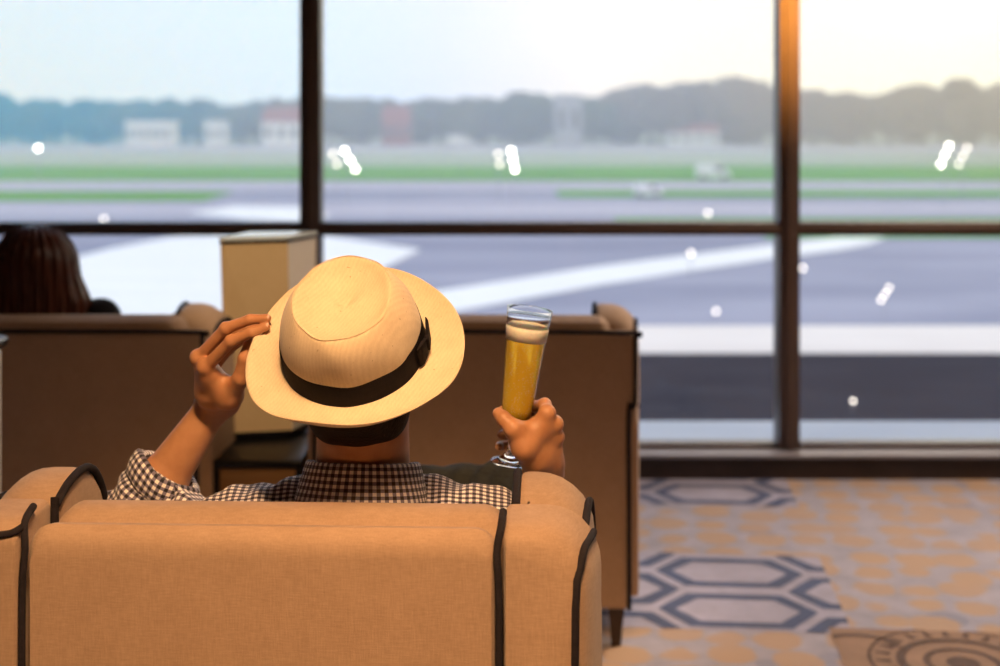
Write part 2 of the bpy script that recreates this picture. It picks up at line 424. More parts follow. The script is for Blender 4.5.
# inlaid pattern of the carpet, clipped to its blocks (part of the floor's own mesh)
def clip(poly, x0, x1, y0, y1):
    for ax, lim, sg in ((0, x0, 1), (0, x1, -1), (1, y0, 1), (1, y1, -1)):
        out = []
        for i in range(len(poly)):
            a, b = poly[i - 1], poly[i]
            da, db = sg * (a[ax] - lim), sg * (b[ax] - lim)
            if (da >= 0) != (db >= 0):
                t = da / (da - db); out.append((a[0] + t * (b[0] - a[0]), a[1] + t * (b[1] - a[1])))
            if db >= 0: out.append(b)
        poly = out
        if len(poly) < 3: return []
    return poly
def carpet_inlay():
    V, Fc, Mi = [], [], []
    rot = math.radians(-5)
    def put(poly, z, m, O):
        if len(poly) < 3: return
        b = len(V)
        for (x, y) in poly:
            V.append((O[0] + x * math.cos(rot) - y * math.sin(rot), O[1] + x * math.sin(rot) + y * math.cos(rot), z))
        Fc.append(list(range(b, b + len(poly)))); Mi.append(m)
    def hexblock(O, w, d):
        """O = near right corner; block runs to -x by w, to +y by d"""
        B = (-w, 0, 0, d)
        put([(-w, 0), (0, 0), (0, d), (-w, d)], .0012, 0, O)
        pw, ph, lw = .40, .345, .042
        for r in range(-1, 4):
            for c in range(-1, int(w / pw) + 2):
                cx = -.31 - c * pw + .0; cy = .16 + r * ph + (ph / 2 if c % 2 else 0) - .0
                def hx(sx, sy): return [(cx - sx, cy), (cx - sx * .62, cy - sy), (cx + sx * .62, cy - sy), (cx + sx, cy), (cx + sx * .62, cy + sy), (cx - sx * .62, cy + sy)]
                A, Bq = hx(.235, .138), hx(.235 - lw * 1.25, .138 - lw)
                for i in range(6):
                    j = (i + 1) % 6
                    put(clip([A[i], A[j], Bq[j], Bq[i]], *B), .0022, 1, O)
    hexblock((1.0, 3.93), 3.6, .69)
    hexblock((1.12, 5.20), 3.6, .41)
    hexblock((.88, 2.6), 3.6, .69)
    # medallion
    O = (1.24, 3.715)
    bx = [(-.32, -.9), (1.9, -.9), (1.9, .235), (-.32, .235)]
    put(bx, .0032, 2, O)
    for (r0, r1) in ((.0, .045), (.085, .105), (.15, .175), (.24, .25)):
        for k in range(40):
            a0, a1 = 2 * math.pi * k / 40, 2 * math.pi * (k + 1) / 40
            q = [(r0 * math.cos(a0), r0 * math.sin(a0)), (r1 * math.cos(a0), r1 * math.sin(a0)), (r1 * math.cos(a1), r1 * math.sin(a1)), (r0 * math.cos(a1), r0 * math.sin(a1))]
            if r0 == 0: q = q[1:]
            put(clip(q, -.32, 1.9, -.9, .235), .0042, 3, O)
    for k in range(24):
        a = 2 * math.pi * k / 24; ca, sa = math.cos(a), math.sin(a)
        q = [(.19 * ca - .012 * sa, .19 * sa + .012 * ca), (.19 * ca + .012 * sa, .19 * sa - .012 * ca), (.232 * ca + .004 * sa, .232 * sa - .004 * ca), (.232 * ca - .004 * sa, .232 * sa + .004 * ca)]
        put(clip(q, -.32, 1.9, -.9, .235), .0042, 3, O)
    for cxx in (-.26, .55, .95, 1.4):     # leaf scrolls around the medallion
        for s in (-1, 1):
            for k in range(10):
                a0, a1 = math.pi * k / 10, math.pi * (k + 1) / 10
                f = lambda a, r: (cxx + r * math.cos(a) * 1.3, s * .10 + r * math.sin(a) * s)
                put(clip([f(a0, .07), f(a0, .09), f(a1, .09), f(a1, .07)], -.32, 1.9, -.9, .235), .0042, 3, O)
    return V, Fc, Mi
V, Fc, Mi = carpet_inlay()
bm = bmesh.new(); bm.from_mesh(floor.data)
nf = len(bm.faces)
vv = [bm.verts.new(v) for v in V]
for f, m in zip(Fc, Mi):
    try:
        fc = bm.faces.new([vv[i] for i in f]); fc.material_index = m + 1
        fc.normal_update()
        if fc.normal.z < 0: fc.normal_flip()
    except ValueError: pass
bm.to_mesh(floor.data); bm.free()
for k in ('carpet_lav', 'carpet_navy', 'carpet_tan', 'carpet_brown'): floor.data.materials.append(M[k])

struct(box('ceiling', -7, 7, -4, 5.9, 3.05, 3.25, M['ceiling_paint']))
struct(box('wall_back', -7, 7, -4.2, -4, 0, 3.05, M['wall_paint']))
struct(box('wall_left', -7.2, -7, -4, 5.9, 0, 3.05, M['wall_paint']))
struct(box('wall_right', 7, 7.2, -4, 5.9, 0, 3.05, M['wall_paint']))
sill = struct(box('trim_1', -7, 7, 5.60, 5.86, -.2, .088, M['sill_dark'], bevel=.004))
struct(box('trim_2', -7, 7, 5.585, 5.86, .088, .104, M['sill_top'], bevel=.003))
mx0 = -.776; pitch = 1.958
mull = [mx0 + pitch * k for k in range(-3, 4)]
ti = 3
for k, x in enumerate(mull):
    bm = bmesh.new()
    add_box(bm, x - .041, x + .041, 5.66, 5.80, .104, 3.05, .004)
    add_box(bm, x - .018, x + .018, 5.645, 5.665, .104, 3.05, .004)
    struct(bm_obj('trim_%d' % ti, bm, M['mullion'])); ti += 1
edges = [-7] + mull + [7]
for k in range(len(edges) - 1):
    a, b = edges[k] + (.041 if k else 0), edges[k + 1] - (.041 if k < len(edges) - 2 else 0)
    w = struct(empty('window_%d' % (k + 1), ((a + b) / 2, ZG, .104)))
    def loc(o): o.parent = w; o.matrix_parent_inverse = Matrix.Translation(-w.location); return o
    bm = bmesh.new()
    add_box(bm, a, b, 5.67, 5.78, .978, 1.030, .004)
    add_box(bm, a, b, 5.655, 5.672, .992, 1.016, .003)
    loc(bm_obj('transom', bm, M['mullion']))
    loc(box('bottom_rail', a, b, 5.69, 5.76, .104, .122, M['mullion'], bevel=.002))
    loc(box('pane', a, b, 5.715, 5.723, .122, .978, M['pane']))
    loc(box('pane', a, b, 5.715, 5.723, 1.030, 3.04, M['pane']))
bpy.context.view_layer.update()

# ceiling downlights
def ceiling_light(x, y, label):
    e = empty('ceiling_light', (x, y, 3.05)); tag(e, label, 'ceiling light', 'recessed ceiling lights')
    lathe('trim_ring', [(.075, -.004), (.095, -.010), (.10, -.004), (.10, .0)], M['white_paint'], e, 24)
    return e

# ------------------------------------------------------------------ armchairs
def arc_profile(xi, xo, zb, zt, ri, ro, s, n=7):
    """XZ outline: inner side, rounded top, outer side; s = side sign"""
    P = [(xi, zb)]
    for k in range(n + 1):
        a = math.pi - math.pi / 2 * k / n; P.append((xi + ri + ri * math.cos(a), zt - ri + ri * math.sin(a)))
    for k in range(n + 1):
        a = math.pi / 2 - math.pi / 2 * k / n; P.append((xo - ro[0] + ro[0] * math.cos(a), zt - ro[1] + ro[1] * math.sin(a)))
    P.append((xo, zb))
    return [(s * x, z) for x, z in P]
def yring(P, y): return [(x, y, z) for x, z in P]

def armchair(loc, rz, label, front):
    e = empty('armchair', loc, rz); tag(e, label, 'armchair', 'upholstered lounge armchairs')
    U = M['upholstery']
    if front:
        B = M['upholstery']
        rings = []
        for y, ins in ((-.002, .022), (.006, .010), (.02, .002), (.042, .006), (.058, .05)):
            rings.append(yring(arc_profile(-.325 + ins * .3, .325 - ins * .3, .14, .902 - ins, .03, (.03, .03), 1), y))
        loft('back_panel', rings, B, e)
        for s in (-1, 1):
            rings = []
            for y, ins, ex in ((-.006, .022, 0), (.0, .010, 0), (.014, .003, 0), (.03, 0, .004), (.07, 0, .012), (.115, .0, .020), (.125, .012, .020)):
                rings.append(yring(arc_profile(.334 + ins * .2, .452 - ins + ex, .14, .908 - ins, .012, (.075, .085), s), y))
            loft('back_post', rings, B, e)
            tube('piping', [(s * .329, -.002, .15), (s * .329, -.004, .5), (s * .329, -.003, .80), (s * .326, .0, .87), (s * .331, .012, .904), (s * .333, .05, .916)], .0054, M['piping'], e)
            pp = [(s * x, y, z) for x, y, z in ((.432, -.006, .15), (.432, -.006, .5), (.433, -.006, .80), (.440, .006, .853), (.446, .03, .872), (.454, .07, .872), (.461, .11, .871))]
            if s < 0: tube('piping', [(-.331, .004, .900), (-.345, -.003, .893), (-.37, -.006, .890), (-.395, -.006, .878), (-.415, -.006, .858)], .0054, M['piping'], e, n=3)
            tube('piping', pp, .0054, M['piping'], e, n=3)
    else:
        B = U
        rings = []
        for y, ins in ((.0, .012), (.006, .003), (.02, 0), (.06, 0)):
            P = [(-.432, .112), (-.432, .665), (-.448, .685), (-.45, .86), (-.44, .872), (.44, .872), (.45, .86), (.448, .685), (.432, .665), (.432, .112)]
            cx = lambda x: x - math.copysign(ins, x)
            rings.append([(cx(x), y, z - (ins if z > .8 else -ins)) for x, z in P])
        loft('back_panel', rings, B, e, 30)
        tube('piping', [(-.447, .0, .862), (-.437, 0, .873), (0, 0, .875), (.437, 0, .873), (.447, 0, .862)], .006, M['piping'], e)
        for s in (-1, 1):
            tube('piping', [(s * .451, 0, .868), (s * .452, 0, .78), (s * .451, 0, .69), (s * .444, 0, .668), (s * .434, 0, .66), (s * .434, 0, .4), (s * .434, 0, .115)], .0065, M['piping'], e, n=3)
        rings = []
        for y, ins in ((.015, .03), (.03, .008), (.06, 0), (.12, .0), (.16, .01), (.18, .04)):
            rings.append(yring(arc_profile(-.385 + ins * .2, .385 - ins * .2, .5, .905 - ins, .04, (.04, .04), 1), y))
        loft('top_roll', rings, U, e)
    # inner back cushion
    rings = []
    for y, ins in ((.068, .075), (.076, .036), (.095, .008), (.115, .0), (.15, 0), (.175, .012), (.185, .04)):
        rings.append(yring(arc_profile(-.322 + ins * .3, .334 - ins * .3, .42, (.898 if front else .90) - ins, .035, (.035, .035), 1), y))
    loft('back_cushion', rings, U, e)
    # wings: high roll behind the arms, falling in an arc
    for s in (-1, 1):
        ox = -.0; xi_ = .345 - (.018 if (front and s < 0) else 0)
        rings = []; ys = [.128, .135, .15, .18, .22, .26, .30, .335, .36, .385, .40]
        hs = [.884, .894, .902, .912, .918, .918, .905, .875, .835, .77, .70]
        for i, (y, z) in enumerate(zip(ys, hs)):
            f = (y - .12) / .28
            ins = .02 if i == 0 else (.008 if i == 1 else 0)
            rings.append(yring(arc_profile(xi_ + .004 * f + ins * .5, (.452 if front else .463) + .024 * f - ins, .44, z - ins * .3, .02, (.085, .085), s), y))
        loft('wing', rings, U, e)
        pin = [(s * (xi_ + .003), y - .003, z + .000) for y, z in zip(ys, hs)]
        tube('piping', [(s * (xi_ + .002), .13, .60)] + pin, .0065, M['piping'], e, n=3)
        wd = -.010 if front else 0
        po = [(s * (.450 + wd), .127, .79 if front else .665), (s * (.4505 + wd), .126, .795 if front else .70), (s * (.452 + wd), .127, .80), (s * (.459 + wd), .134, .832)]
        for y, z in list(zip(ys, hs))[2:9]:
            f_ = (y - .12) / .28; po.append((s * (.463 + wd + .024 * f_ - .007 + ox), y, z - .085 + .040))
        tube('piping', po, .006, M['piping'], e, n=3)
        # outer side panel, same cloth as the rest
        rings = []
        for y, z, ins in ((.135 if front else .07, .80 if front else .835, .006), (.15 if front else .085, .81 if front else .845, 0), (.20, .835, 0), (.28, .80, 0), (.34, .74, 0), (.38, .67, 0)):
            f_ = (y - .12) / .28; xo = .4665 + wd + .022 * f_ - ins
            rings.append([(s * (xo - .012), y, .60), (s * (xo - .012), y, z), (s * xo, y, z - .006), (s * xo, y, .60)])
        loft('side_panel', rings, U, e, 60)
        # lower arm
        rings = []
        for y, ins in ((.126 if front else .064, .02), (.135 if front else .07, .006), (.15, 0), (.5, 0), (.80, 0), (.83, .01), (.84, .03)):
            f = (y - .12) / .72
            rings.append(yring(arc_profile(.345 + ins * .5, (.472 if front else .470) + .026 * f - ins, .13, .655 - .095 * max(f, 0) - ins, .03, (.05, .05), s), y))
        loft('arm', rings, U, e)
        tube('piping', [(s * .480, .846, .14), (s * .480, .846, .51), (s * .46, .846, .548), (s * .38, .846, .552), (s * .36, .846, .53), (s * .36, .846, .45)], .006, M['piping'], e)
        if not front: tube('piping', [(s * (.484 if front else .468), .13, .645), (s * (.497 if front else .480), .45, .600), (s * (.508 if front else .488), .82, .552)], .005, M['piping'], e)
    # seat
    box('seat_frame', -.345, .345, .06, .80, .13, .30, U, e, .012)
    box('seat_cushion', -.342, .342, .17, .84, .302, .44, U, e, .035, 5)
    tube('piping', [(-.33, .842, .405), (0, .846, .405), (.33, .842, .405)], .005, M['piping'], e)
    for (x, y) in ((-.40, .05), (.40, .05), (-.43, .79), (.43, .79)):
        bm = bmesh.new(); rings = []
        for z, r in ((0, .013), (.06, .018), (.115, .024), (.135, .024)):
            rings.append([(x + a * r, y + b * r, z) for a, b in ((-1, -1), (1, -1), (1, 1), (-1, 1))])
        add_loft(bm, rings); bm_obj('leg', bm, M['dark_wood'], e, 30)
    return e

ch_front = armchair((-.33, 1.905, 0), math.radians(-2.2), 'tan armchair nearest the camera, seen from behind, holding the man in the hat', True)
ch_right = armchair((-.080, 3.82, 0), math.radians(-2.0), 'brown-backed armchair beyond the beer glass, its dark leg standing on the patterned carpet', False)
ch_left = armchair((-1.27, 3.82, 0), math.radians(0), 'brown-backed armchair with the long-haired woman sitting in it', False)

# ------------------------------------------------------------------ side table and its lamp, slim cabinet
def side_table():
    e = empty('side_table', (-.682, 4.2, 0)); tag(e, 'low brown wooden side table with black edges between the two far armchairs', 'side table')
    box('tabletop', -.125, .125, -.30, .30, .478, .50, M['black_metal'], e, .004)
    box('front_panel', -.112, .112, -.285, -.27, .06, .474, M['table_wood'], e, .002)
    box('side_panel', -.118, -.106, -.268, .27, .06, .474, M['table_wood'], e, .002)
    box('side_panel', .106, .118, -.268, .27, .06, .474, M['table_wood'], e, .002)
    for x in (-.115, .115):
        for y in (-.29, .29):
            box('leg', x - .008, x + .008, y - .008, y + .008, 0, .477, M['black_metal'], e, .002)
    return e
side_table()
def table_lamp():
    e = empty('table_lamp', (-.70, 4.27, .50)); tag(e, 'tall box-shaped tan and cream table lamp on the low side table behind the hat', 'table lamp')
    o = Vector((-.70, 4.27, 0))
    bot = [Vector((-.815, 4.13, 0)), Vector((-.622, 4.17, 0)), Vector((-.582, 4.30, 0)), Vector((-.765, 4.28, 0))]
    top = [Vector((-.826, 4.10, 0)), Vector((-.636, 4.16, 0)), Vector((-.572, 4.33, 0)), Vector((-.775, 4.30, 0))]
    zb, zt = .024, .597
    B = [p - o for p in bot]; T = [p - o for p in top]
    c = Vector((.005, .0, 0))
    bm = bmesh.new(); add_loft(bm, [[(p + (c - p) * .12) + Vector((0, 0, .0)) for p in B], [(p + (c - p) * .12) + Vector((0, 0, .010)) for p in B]]); bm_obj('lamp_base', bm, M['black_metal'], e, 30)
    bm = bmesh.new(); add_loft(bm, [[p + Vector((0, 0, .010)) for p in B], [p + Vector((0, 0, .0235)) for p in B]]); bm_obj('base_tray', bm, M['black_metal'], e, 30)
    def panel(i, j, mat, nm):
        a, b, c2, d = B[i], B[j], T[j], T[i]
        nrm = (b - a).cross(Vector((0, 0, 1))).normalized()
        th = nrm * -.006
        a, b = a + Vector((0, 0, zb)), b + Vector((0, 0, zb)); c2, d = c2 + Vector((0, 0, zt)), d + Vector((0, 0, zt))
        bm = bmesh.new(); add_loft(bm, [[a, b, c2, d], [a + th, b + th, c2 + th, d + th]]); bm_obj(nm, bm, mat, e, 30)
    panel(0, 1, M['shade_warm_lit'], 'shade_panel'); panel(1, 2, M['shade_window_lit'], 'shade_panel'); panel(2, 3, M['shade_window_lit'], 'shade_panel'); panel(3, 0, M['shade_warm_lit'], 'shade_panel')
    zz = Vector((0, 0, zt))
    bm = bmesh.new(); rim = [p * 1.02 for p in T]
    add_loft(bm, [[p + zz + Vector((0, 0, .001)) for p in rim], [p + zz + Vector((0, 0, .012)) for p in rim]]); bm_obj('glass_top', bm, M['glass_edge'], e, 30)
    bm = bmesh.new(); add_loft(bm, [[p * .995 + zz + Vector((0, 0, -.008)) for p in rim], [p * .995 + zz + Vector((0, 0, .0005)) for p in rim]]); bm_obj('top_frame', bm, M['black_metal'], e, 30)
    return e
table_lamp()
e = empty('slim_cabinet', (-1.247, 3.1, 0)); tag(e, 'slim pale cabinet with a dark rounded top at the edge beside the tan armchair', 'cabinet')
box('cabinet_body', -.10, .083, -.15, .15, .03, .925, M['white_paint'], e, .01)
box('cabinet_top', -.115, .095, -.165, .165, .927, .955, M['black_metal'], e, .012)
box('plinth', -.09, .07, -.14, .14, 0, .03, M['black_metal'], e, .003)

# ------------------------------------------------------------------ hat
HATC = np.array([-.222, 2.118, 1.112])
tl, ro = math.radians(37), math.radians(-5)
up_ = np.array([0, -math.sin(tl), math.cos(tl)]); fw_ = np.array([0, math.cos(tl), math.sin(tl)]); rt_ = np.array([1., 0, 0])
cr, sr = math.cos(ro), math.sin(ro)
rt2 = rt_ * cr - up_ * sr; up2 = up_ * cr + rt_ * sr
HR = np.stack([rt2, fw_, up2], 1)          # columns: right, forward, up
def H(x, y, z): return HATC + HR @ np.array([x, y, z])
MH = Matrix(((HR[0, 0], HR[0, 1], HR[0, 2], HATC[0]), (HR[1, 0], HR[1, 1], HR[1, 2], HATC[1]), (HR[2, 0], HR[2, 1], HR[2, 2], HATC[2]), (0, 0, 0, 1)))
def hat():
    e = empty('sun_hat', (0, 0, 0)); e.matrix_world = MH
    tag(e, 'cream woven brimmed hat with a black ribbon on the seated man\'s head', 'hat')
    N = 96
    # profile: (rx, ry, z) from the centre of the crown top outwards
    prof = [(.002, .002, .098), (.02, .026, .099), (.04, .052, .102), (.055, .070, .107), (.063, .080, .112), (.069, .087, .117), (.0735, .091, .1175), (.078, .095, .113),
            (.0865, .102, .101), (.0965, .1075, .083), (.1035, .111, .063), (.1065, .1118, .045), (.107, .111, .038), (.1075, .1115, .020), (.1085, .1125, .006), (.110, .114, .001),
            (.114, .118, -.002), (.125, .130, -.004), (.138, .142, -.0045), (.151, .155, -.002), (.160, .164, .002), (.166, .170, .006), (.1672, .1712, .0065)]
    V = []
    for i, (rx, ry, z) in enumerate(prof):
        for k in range(N):
            a = 2 * math.pi * k / N; ca, sa = math.cos(a), math.sin(a)
            x, y = rx * ca, ry * sa
            f = 1.0
            if i < 12:      # crown: egg-shaped top, pinched at the front, puffed at the back seam
                top = max(0, 1 - i / 12)
                y -= .006 * top
                zz = z - .010 * top * max(0, sa) ** 2
                back = math.exp(-((a - 1.5 * math.pi - .12) / .38) ** 2)
                zone = math.exp(-((i - 8.3) / 1.3) ** 2)
                y -= .006 * back * zone
                y += .003 * back * math.exp(-((i - 5.5) / 1.0) ** 2)
                fr = math.exp(-((a - .5 * math.pi - .5) / .3) ** 2) + math.exp(-((a - .5 * math.pi + .5) / .3) ** 2)
                x *= 1 - .10 * fr * zone; y *= 1 - .10 * fr * zone
                wob = .0006 * math.sin(5 * a + i * .7) + .0006 * math.sin(9 * a - i)
                x += wob * ca; y += wob * sa
                V.append((x, y, zz + .0006 * math.sin(4 * a + 1.0)))
            else:
                b = max(0, i - 15) / 7
                dz = b * b * (.010 * math.cos(2 * a) * -1 + .004 * math.sin(3 * a + .6) + .010 * max(0, -sa) ** 3) + .0025 * b * math.sin(6 * a + .5)
                V.append((x * (1 + .010 * b * math.cos(3 * a + .4)), y * (1 + .006 * b * math.sin(4 * a)), z + dz))
    F = [[i * N + k, (i + 1) * N + k, (i + 1) * N + (k + 1) % N, i * N + (k + 1) % N] for i in range(len(prof) - 1) for k in range(N)]
    F.append([k for k in range(N)])
    def part(nm, v, f, mat, th, sub=1):
        o = mesh_obj(nm, v, f, mat, e, 180)
        bm = bmesh.new(); bm.from_mesh(o.data); bmesh.ops.remove_doubles(bm, verts=bm.verts, dist=1e-7); bmesh.ops.recalc_face_normals(bm, faces=bm.faces)
        bm.to_mesh(o.data); bm.free()
        o.data.polygons.foreach_set('use_smooth', [True] * len(o.data.polygons))
        m = o.modifiers.new('s', 'SOLIDIFY'); m.thickness = th; m.offset = -1
        if sub: m2 = o.modifiers.new('d', 'SUBSURF'); m2.levels = sub; m2.render_levels = sub
        return o
    ci = 15
    used = sorted({i for f in F[:ci * N] + [F[-1]] for i in f})
    part('crown', V[:(ci + 1) * N], F[:ci * N] + [F[-1]], M['straw'], .0018)
    part('brim', V[ci * N:], [[i - ci * N for i in f] for f in F[ci * N:-1]], M['straw'], .0022)
    # stitched seam on the rim of the crown top
    bm = bmesh.new(); add_tube(bm, [Vector(V[6 * N + k]) + Vector((0, 0, .0001)) for k in range(N)], .0007, 6, True)
    bmesh.ops.remove_doubles(bm, verts=bm.verts, dist=1e-6); bm_obj('crown_seam', bm, M['straw'], e, 60)
    # ribbon
    RV, RF = [], []
    hs = [.001, .012, .024, .036, .0435]
    for j, z in enumerate(hs):
        for k in range(N):
            a = 2 * math.pi * k / N; g = .1115 - (z - .004) * .09 + .0006 * math.sin(7 * a + j)
            if z > .038: g -= .001
            RV.append((g * math.cos(a), (g + .0038) * math.sin(a), z + .0012 * math.sin(3 * a)))
    RF = [[i * N + k, i * N + (k + 1) % N, (i + 1) * N + (k + 1) % N, (i + 1) * N + k] for i in range(len(hs) - 1) for k in range(N)]
    rb = part('ribbon', RV, RF, M['ribbon'], .0012, 1)
    bm = bmesh.new()
    a = math.radians(-8); c = Vector((math.cos(a), math.sin(a), 0)); tg = Vector((-math.sin(a), math.cos(a), 0))
    for s in (-1, 1):
        rings = []
        for t, hh, th in ((0, .010, .003), (.012, .017, .0045), (.026, .020, .0045), (.034, .018, .002)):
            cc = c * (.1135 + .0005) + tg * s * t - c * (t * t * 4.5) + Vector((0, 0, .024))
            rings.append([cc + Vector((0, 0, -hh)) , cc + Vector((0, 0, -hh)) + c * th, cc + Vector((0, 0, hh)) + c * th, cc + Vector((0, 0, hh))])
        add_loft(bm, rings)
    add_box(bm, .112, .1195, -.016 - .007, -.016 + .007, .012, .036, .002)
    bw = bm_obj('bow', bm, M['ribbon'], e, 60); bw.parent = rb
    return e
hat()

# ------------------------------------------------------------------ people
def head_frame(c, R):
    c = np.array(c, float)
    return lambda x, y, z: c + R @ np.array([x, y, z])
def add_head(f, c, R, k=.012):
    """head about .15 x .19 x .23, local axes right, forward, up"""
    L = head_frame(c, R)
    f.ell(L(0, -.012, .030), (.076, .094, .088), k, R=R)
    f.ell(L(0, .018, -.035), (.064, .074, .082), .03, R=R)
    f.ell(L(0, .060, -.088), (.030, .026, .026), .03, R=R)              # chin
    for s in (-1, 1):
        f.ell(L(s * .046, .040, -.060), (.026, .044, .034), .03, R=R)   # jaw
        f.ell(L(s * .042, .066, -.016), (.024, .022, .018), .02, R=R)   # cheekbone
        f.ell(L(s * .031, .098, .006), (.017, .014, .012), .012, 's', R=R)   # eye socket
        f.ell(L(s * .032, .079, .021), (.024, .014, .007), .012, R=R)   # brow
        f.ell(L(s * .079, -.004, -.006), (.009, .020, .031), .006, R=R)   # ear
        f.ell(L(s * .088, .004, -.004), (.006, .010, .017), .004, 's', R=R)
        f.ell(L(s * .012, .097, -.030), (.009, .010, .008), .006, R=R)   # nostril wing
    f.cone(L(0, .086, .012), L(0, .108, -.026), .008, .012, .012)       # nose
    f.cone(L(-.016, .087, -.055), L(.016, .087, -.055), .008, .008, .008)
    f.cone(L(-.014, .085, -.066), L(.014, .085, -.066), .009, .009, .008)
    f.cone(L(-.020, .098, -.0605), L(.020, .098, -.0605), .003, .003, .003, 's')
    return L
def eyes(L, R, parent):
    for s in (-1, 1):
        for nm, dy, r, mt in (('eyeball', .0, .0118, M['eye']), ('iris', .0068, .0062, M['iris'])):
            c = L(s * .031, .078 + dy, .006)
            bm = bmesh.new(); bmesh.ops.create_uvsphere(bm, u_segments=16, v_segments=12, radius=r)
            for v in bm.verts: v.co += Vector(c)
            bm_obj(nm, bm, mt, parent, 180)
def finger(f, pts, rs, k=.004): f.chain(pts, rs, k)

